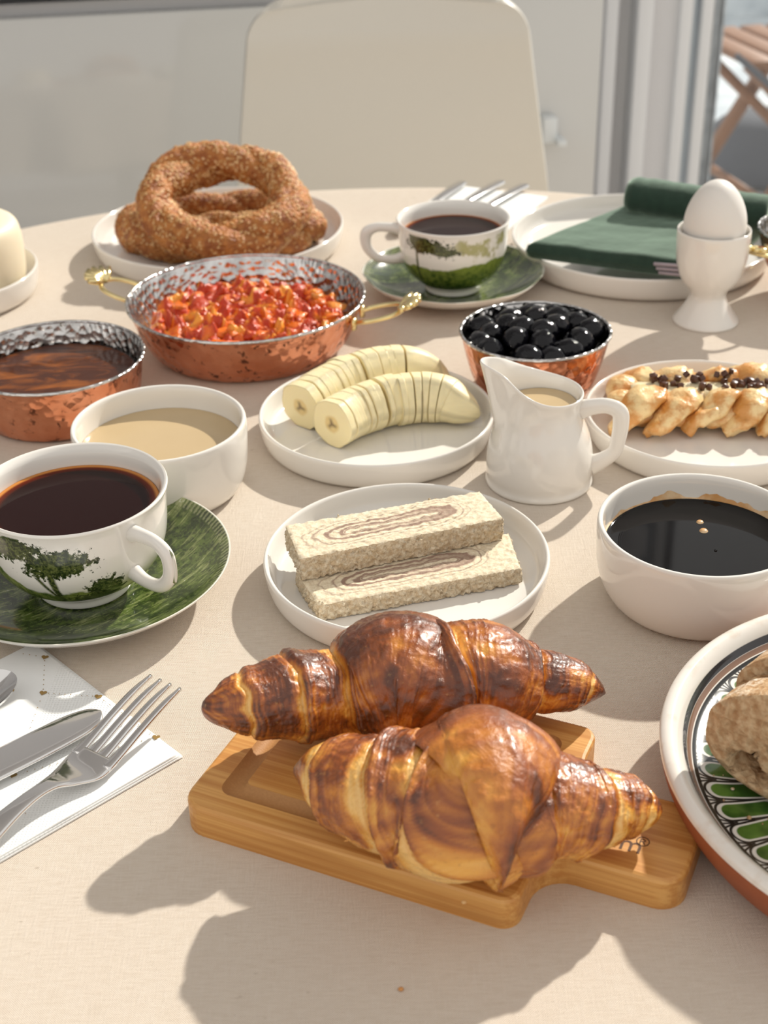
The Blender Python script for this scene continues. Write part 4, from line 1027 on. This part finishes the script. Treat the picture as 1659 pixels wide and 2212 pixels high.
# ------------------------------------------------------------------ paper napkins and cutlery
def ribbon(C, hw, th, bow=0.0, n=14, up=(0, 0, 1)): return tube(C, hw, np.full(len(C), th), n, up=up, power=.6)
def cutlery_label(o, l, c): return tag(o, l, c)
NA, NB = T(80, 1393)[:2], T(395, 1637)[:2]
nu_ = (NB - NA) / np.linalg.norm(NB - NA); nv_ = np.array([nu_[1], -nu_[0]])                    # nv points to the lower left
Ln = np.linalg.norm(NB - NA)
npk = thing('paper_napkin', 'white paper napkin printed with gold hearts under the near cutlery', 'napkin', (*NB, TZ), math.atan2(nu_[1], nu_[0]))
# local x runs back towards NA (negative), local y towards the camera side
for k in range(3):
    nn = 40; gx, gy = np.meshgrid(np.linspace(-Ln + .0006 * k, -.0005 * k, nn), np.linspace(-.165, -.0012 * k, nn), indexing='ij')
    z = .0006 + .0009 * k + .0004 * fbm(np.stack([gx * 40, gy * 40, 0 * gx + k], -1), 2) * (k == 2)
    top = np.stack([gx, gy, z + .0005], -1); bot = np.stack([gx, gy, z - .0003 + 0 * gx], -1)
    rim_ = lambda Q: np.concatenate([Q[:, 0], Q[-1, 1:], Q[-2::-1, -1], Q[0, -2:0:-1]])
    ed = np.stack([rim_(top), (rim_(top) + rim_(bot)) / 2 + [0, 0, 0], rim_(bot)])
    obj('ply', join([grid(top, flip=True), grid(ed, cv=True, flip=True)]), M['paper'], npk)
def nap_xy(px, py, h=.0032):
    p = T(px, py, h)[:2] - NB; return float(p @ nu_), float(p @ np.array([-nu_[1], nu_[0]]))
ht = np.linspace(0, 2 * np.pi, 36, endpoint=False); hX = 16 * np.sin(ht) ** 3; hY = 13 * np.cos(ht) - 5 * np.cos(2 * ht) - 2 * np.cos(3 * ht) - np.cos(4 * ht)
heart = prism([(x_ * .000115, y_ * .000115) for x_, y_ in zip(hX[::-1], hY[::-1])], 0, .00008); heart.materials.append(M['gold_print'])
for (px, py) in ((97, 1420), (93, 1497), (212, 1505), (337, 1593), (28, 1675), (-30, 1590)):
    q = nap_xy(px, py); o = bpy.data.objects.new('printed_heart', heart); COL.objects.link(o); o.parent = npk; o.location = (q[0], q[1], .00335); o.rotation_euler = (0, 0, -math.atan2(nu_[1], nu_[0]) - .15)
dots = []
for (p, q_, m_) in (((93, 1497), (212, 1505), 9), ((212, 1505), (337, 1593), 9), ((97, 1420), (93, 1497), 7), ((45, 1412), (97, 1420), 4), ((93, 1497), (28, 1675), 11), ((337, 1593), (28, 1675), 16), ((-10, 1768), (62, 1756), 7)):
    for f in np.linspace(.1, .9, m_):
        c_ = nap_xy(p[0] * (1 - f) + q_[0] * f, p[1] * (1 - f) + q_[1] * f); dots.append(prism([(c_[0] + .00028 * math.cos(b_), c_[1] + .00028 * math.sin(b_)) for b_ in np.linspace(0, 6.28, 7)[:-1]], .00335, .00342))
dt = obj('printed_dots', join(dots), M['gold_print'], npk); dt['kind'] = 'stuff'
NZ = .0036
def fork(label, tip, end, z0):
    tip, end = np.array(tip, float), np.array(end, float); L_ = np.linalg.norm(tip - end); d = (tip - end) / L_
    t = thing('fork', label, 'fork', (end[0], end[1], TZ + z0), math.atan2(d[1], d[0]))
    L_ = .195
    K = spline([(0, .0030, .0085), (.03, .0032, .0098), (.07, .0042, .0082), (.105, .0085, .0042), (.122, .0080, .0040), (.132, .0050, .0075), (.142, .0030, .0115), (.152, .0042, .0122)], 60)
    cen = np.stack([K[:, 0], 0 * K[:, 0], K[:, 1]], 1); obj('handle', ribbon(cen, K[:, 2], .0013), M['steel'], t)
    for k in range(4):
        y0 = (k - 1.5) * .0062; tk = spline([(.147, y0 * .98, .0036), (.158, y0, .0058), (.172, y0 * 1.0, .0100), (.186, y0 * 1.0, .0135), (.198, y0 * .98, .0150)], 26)
        obj('tine', ribbon(tk, spline([(.0031,), (.0022,), (.0019,), (.0016,), (.0008,)], 26)[:, 0], .0010, n=10), M['steel'], t)
    return t
def knife(label, tip, end, z0):
    tip, end = np.array(tip, float), np.array(end, float); d = (tip - end) / np.linalg.norm(tip - end)
    t = thing('knife', label, 'knife', (tip[0], tip[1], TZ + z0), math.atan2(d[1], d[0]))
    K = spline([(0, .0010), (-.0015, .0040), (-.005, .0068), (-.015, .0092), (-.035, .0100), (-.060, .0098), (-.085, .0095), (-.098, .0080)], 40)
    obj('blade', ribbon(np.stack([K[:, 0], 0 * K[:, 0], 0 * K[:, 0] + .0036], 1), K[:, 1], .0014, n=20), M['steel'], t)
    K = spline([(-.098, .0045), (-.106, .0050), (-.13, .0072), (-.17, .0090), (-.195, .0085), (-.200, .004)], 40)
    obj('handle', tube(np.stack([K[:, 0], 0 * K[:, 0], 0 * K[:, 0] + .0040], 1), K[:, 1], .0038, 16), M['steel'], t)
    return t
def spoon(label, tip, end, z0):
    tip, end = np.array(tip, float), np.array(end, float); d = (tip - end) / np.linalg.norm(tip - end)
    t = thing('spoon', label, 'spoon', (tip[0], tip[1], TZ + z0), math.atan2(d[1], d[0]))
    aa_ = np.linspace(0, 2 * np.pi, 48, endpoint=False); f = np.linspace(0, 1, 14)
    ex, ey = -.027 + .027 * np.cos(aa_), .0185 * np.sin(aa_) * (1 - .12 * np.cos(aa_))
    def sh(off): return np.stack([(-.027 + (ex + .027) * f[:, None]), ey * f[:, None], np.broadcast_to((.0012 + .0085 * f ** 2)[:, None] + off, (14, 48))], -1)
    up_, dn = sh(.0009), sh(-.0003)
    obj('bowl', join([grid(up_, cv=True, flip=True), grid(dn, cv=True), grid(np.stack([up_[-1], dn[-1]]), cv=True, flip=True)]), M['steel'], t)
    K = spline([(-.052, .0098, .0055), (-.062, .0120, .0038), (-.09, .0090, .0040), (-.13, .0045, .0075), (-.165, .0032, .0095), (-.180, .0030, .006)], 40)
    obj('handle', ribbon(np.stack([K[:, 0], 0 * K[:, 0], K[:, 1]], 1), K[:, 2], .0012), M['steel'], t)
    return t
ftip = T(347, 1470, .0215)[:2]; fmid = T(150, 1668, .010)[:2]; fd = (ftip - fmid) / np.linalg.norm(ftip - fmid)
fork('steel fork on the near napkin, tines pointing at the croissants', ftip, ftip - fd * .195, NZ)
kt = T(219, 1544, .006)[:2]; ke = T(0, 1655, .006)[:2]
knife('steel knife on the near napkin between spoon and fork', kt, ke, NZ)
st = T(34, 1470, .010)[:2]; se = st - (kt - ke)
spoon('steel spoon at the left edge, its bowl on the near napkin', st, se, NZ)
# place setting on the far side
n2 = thing('paper_napkin', 'white paper napkin behind the far teacup under the cutlery handles', 'napkin', (.092, 1.250, TZ), math.radians(-27))
for k in range(2):
    obj('ply', box(.100 - .001 * k, .120 - .001 * k, .0008, 0, (0, 0, .0006 + .0009 * k)), M['paper'], n2)
for nm, fn_, p, q_ in (('f', 0, (938, 436), (992, 396)), ('k', 1, (1012, 432), (1066, 399)), ('s', 2, (1062, 440), (1122, 404))):
    A_, B_ = T(*p, .006)[:2], T(*q_, .006)[:2]; d = (B_ - A_) / np.linalg.norm(B_ - A_); far = A_ + d * .070
    lab = ['steel fork behind the far teacup, leftmost of its three cutlery handles', 'steel knife behind the far teacup, middle of its three cutlery handles', 'steel spoon behind the far teacup, rightmost of its three cutlery handles'][fn_]
    t = thing(['fork', 'knife', 'spoon'][fn_], lab, ['fork', 'knife', 'spoon'][fn_], (far[0], far[1], TZ + .0024), math.atan2(-d[1], -d[0]))
    K = spline([(0, .0025), (.003, .0050), (.025, .0056), (.06, .0046), (.09, .0034), (.105, .0034)], 30)
    obj('handle', ribbon(np.stack([K[:, 0], 0 * K[:, 0], .0022 + .0012 * np.sin(K[:, 0] / .105 * 3.14)], 1), K[:, 1], .0014), M['steel'], t)
    K = spline([(.104, .0036), (.112, .008), (.130, .0098), (.150, .0085), (.160, .002)], 24)
    obj(['head', 'blade', 'bowl'][fn_], ribbon(np.stack([K[:, 0], 0 * K[:, 0], .0026 + 0 * K[:, 0]], 1), K[:, 1], .0010), M['steel'], t)

# ------------------------------------------------------------------ green napkin, butter, cheese, crumbs
g0 = T(1132, 530, .034)[:2]; g1 = T(1408, 598, .022)[:2]; g2 = T(1350, 440, .036)[:2]
gu = (g1 - g0) / np.linalg.norm(g1 - g0); gv = np.array([-gu[1], gu[0]]); gl = np.linalg.norm(g1 - g0)
gn_ = thing('cloth_napkin', 'dark green velvety napkin folded on the wide white plate, back edge rolled', 'napkin', (g0[0], g0[1], TZ + .0215), math.atan2(gu[1], gu[0]))
GW = .150; GD = float((g2 - g0) @ gv); GS = float((g2 - g0) @ gu)
for k in range(1):
    ln = GW; nu, nv = 90, 60
    A, B = np.meshgrid(np.linspace(0, 1, nu), np.linspace(0, 1, nv), indexing='ij')
    X = A * ln + B * GS * (1 - A * .6) ; Y = .0015 * k + B * (GD * (1.0 - .05 * k)) ; Zt = .0155 + .0012 * fbm(np.stack([A * 4, B * 4, 0 * A + k], -1), 2); Zb = np.full(A.shape, .0003)
    e = np.clip(np.minimum(np.minimum(A, 1 - A) * ln, np.minimum(B, 1 - B) * GD) / .0075, 0, 1); rnd_ = np.sqrt(1 - (1 - e) ** 2); mid = (Zt + Zb) / 2
    top = np.stack([X, Y, mid + (Zt - mid) * rnd_], -1); bot = np.stack([X, Y, mid - (mid - Zb) * rnd_], -1)
    obj('fold', join([grid(top, flip=True), grid(bot)]), M['green_velvet'], gn_)
for k in range(3):
    obj('stitched_edge', tube(np.array([(gl + .001 + k * .002, -.0012 + .0008 * k, .0115 - .0035 * k), (gl + .020, -.0012, .0125 - .0035 * k), (GW - .004, -.0006, .0128 - .0038 * k)]), .0009, .0014, 8), M['lace'], gn_)
p0 = T(1358, 420, .048)[:2]; p1_ = T(1660, 462, .045)[:2]
r0_ = np.array([(p0 - g0) @ gu, (p0 - g0) @ gv]); r1_ = np.array([(p1_ - g0) @ gu, (p1_ - g0) @ gv])
s = np.linspace(0, 1, 60); a = np.linspace(0, 2 * np.pi, 40, endpoint=False)
rr_ = .0145 * np.where(s < .08, np.sqrt(np.clip(1 - ((.08 - s) / .08) ** 2, 0, 1)) * .25 + .75, 1)
C = np.stack([r0_[0] + (r1_[0] - r0_[0]) * s, r0_[1] + (r1_[1] - r0_[1]) * s, .0265 - .004 * s], 1); tt_, sd_, up_ = frames(C)
spir = 1 + .10 * np.sin(a * 1 + .8); sc_ = (1 + .05 * fbm(np.stack([s * 14, 0 * s, 0 * s], 1), 2))
P = C[:, None] + sd_[:, None] * (rr_[:, None] * np.cos(a) * spir * 1.25 * sc_[:, None])[..., None] + up_[:, None] * (rr_[:, None] * np.sin(a) * spir * sc_[:, None])[..., None]
P = np.concatenate([np.broadcast_to(C[:1, None] + (P[:1] - C[:1, None]) * .02, (1, 40, 3)), P, np.broadcast_to(C[-1:, None] + (P[-1:] - C[-1:, None]) * .02, (1, 40, 3))])
obj('rolled_edge', grid(P, cv=True), M['green_velvet'], gn_)
# butter curls
for k, (dx, dy, rz_) in enumerate(((-.020, -.010, .3), (-.014, .014, 1.4), (.004, -.001, 2.3), (.020, .014, .9), (.000, -.022, 2.9))):
    s = np.linspace(0, 4.2, 40); C = np.stack([(.004 + .0018 * s) * np.cos(s), np.linspace(-.004, .004, 40), (.004 + .0018 * s) * np.sin(s)], 1)
    o = obj('butter_curl', tube(C, .0085, .0016, 12), M['butter'], None, (DC[0] + dx, DC[1] + dy, TZ + .044 + .003 * (k % 2)), (0, 0, rz_)); tag(o, 'pale yellow butter curl in the copper butter dish', 'butter', 'butter curls in the copper dish')
bb = obj('butter', lathe([(0, .0035), (.028, .0040), (.033, .012), (.030, .019), (0, .021)], 48, 2), M['butter'], None, (*DC, TZ + .018)); tag(bb, 'flat bed of pale butter filling the copper butter dish', 'butter')
# cheese at the left edge
ce = T(13, 570, .045)
cw = obj('cheese_wheel', lathe([(0, 0), (.040, 0), (.047, .004), (.0495, .020), (.0495, .044), (.0465, .055), (.038, .058), (0, .059)], 64, 2), M['cheese'], None, (ce[0] - .0495, 1.068, TZ + .0047)); tag(cw, 'cream coloured round cheese standing on the left edge plate', 'cheese')
for k, (px, py, s_, m_, l_) in enumerate(((866, 2140, .0011, 'croissant_crust', 'tiny golden pastry crumb on the cloth in front of the board'), (1002, 1952, .0010, 'pastry', 'flaky crumb lying on the front of the bamboo board'))):
    p = T(px, py, 0 if k == 0 else BH); v = IV * (1 + .3 * noise(IV * 1.7 + k))[:, None] * s_ * np.array([1, .8, .7]); v[:, 2] -= v[:, 2].min()
    me = mesh(v, IF, True, np.broadcast_to(np.array([.6, .26, .06]), v.shape)); o = obj('crumb', me, M[m_], None, (p[0], p[1], p[2] + .0001)); tag(o, l_, 'crumb')
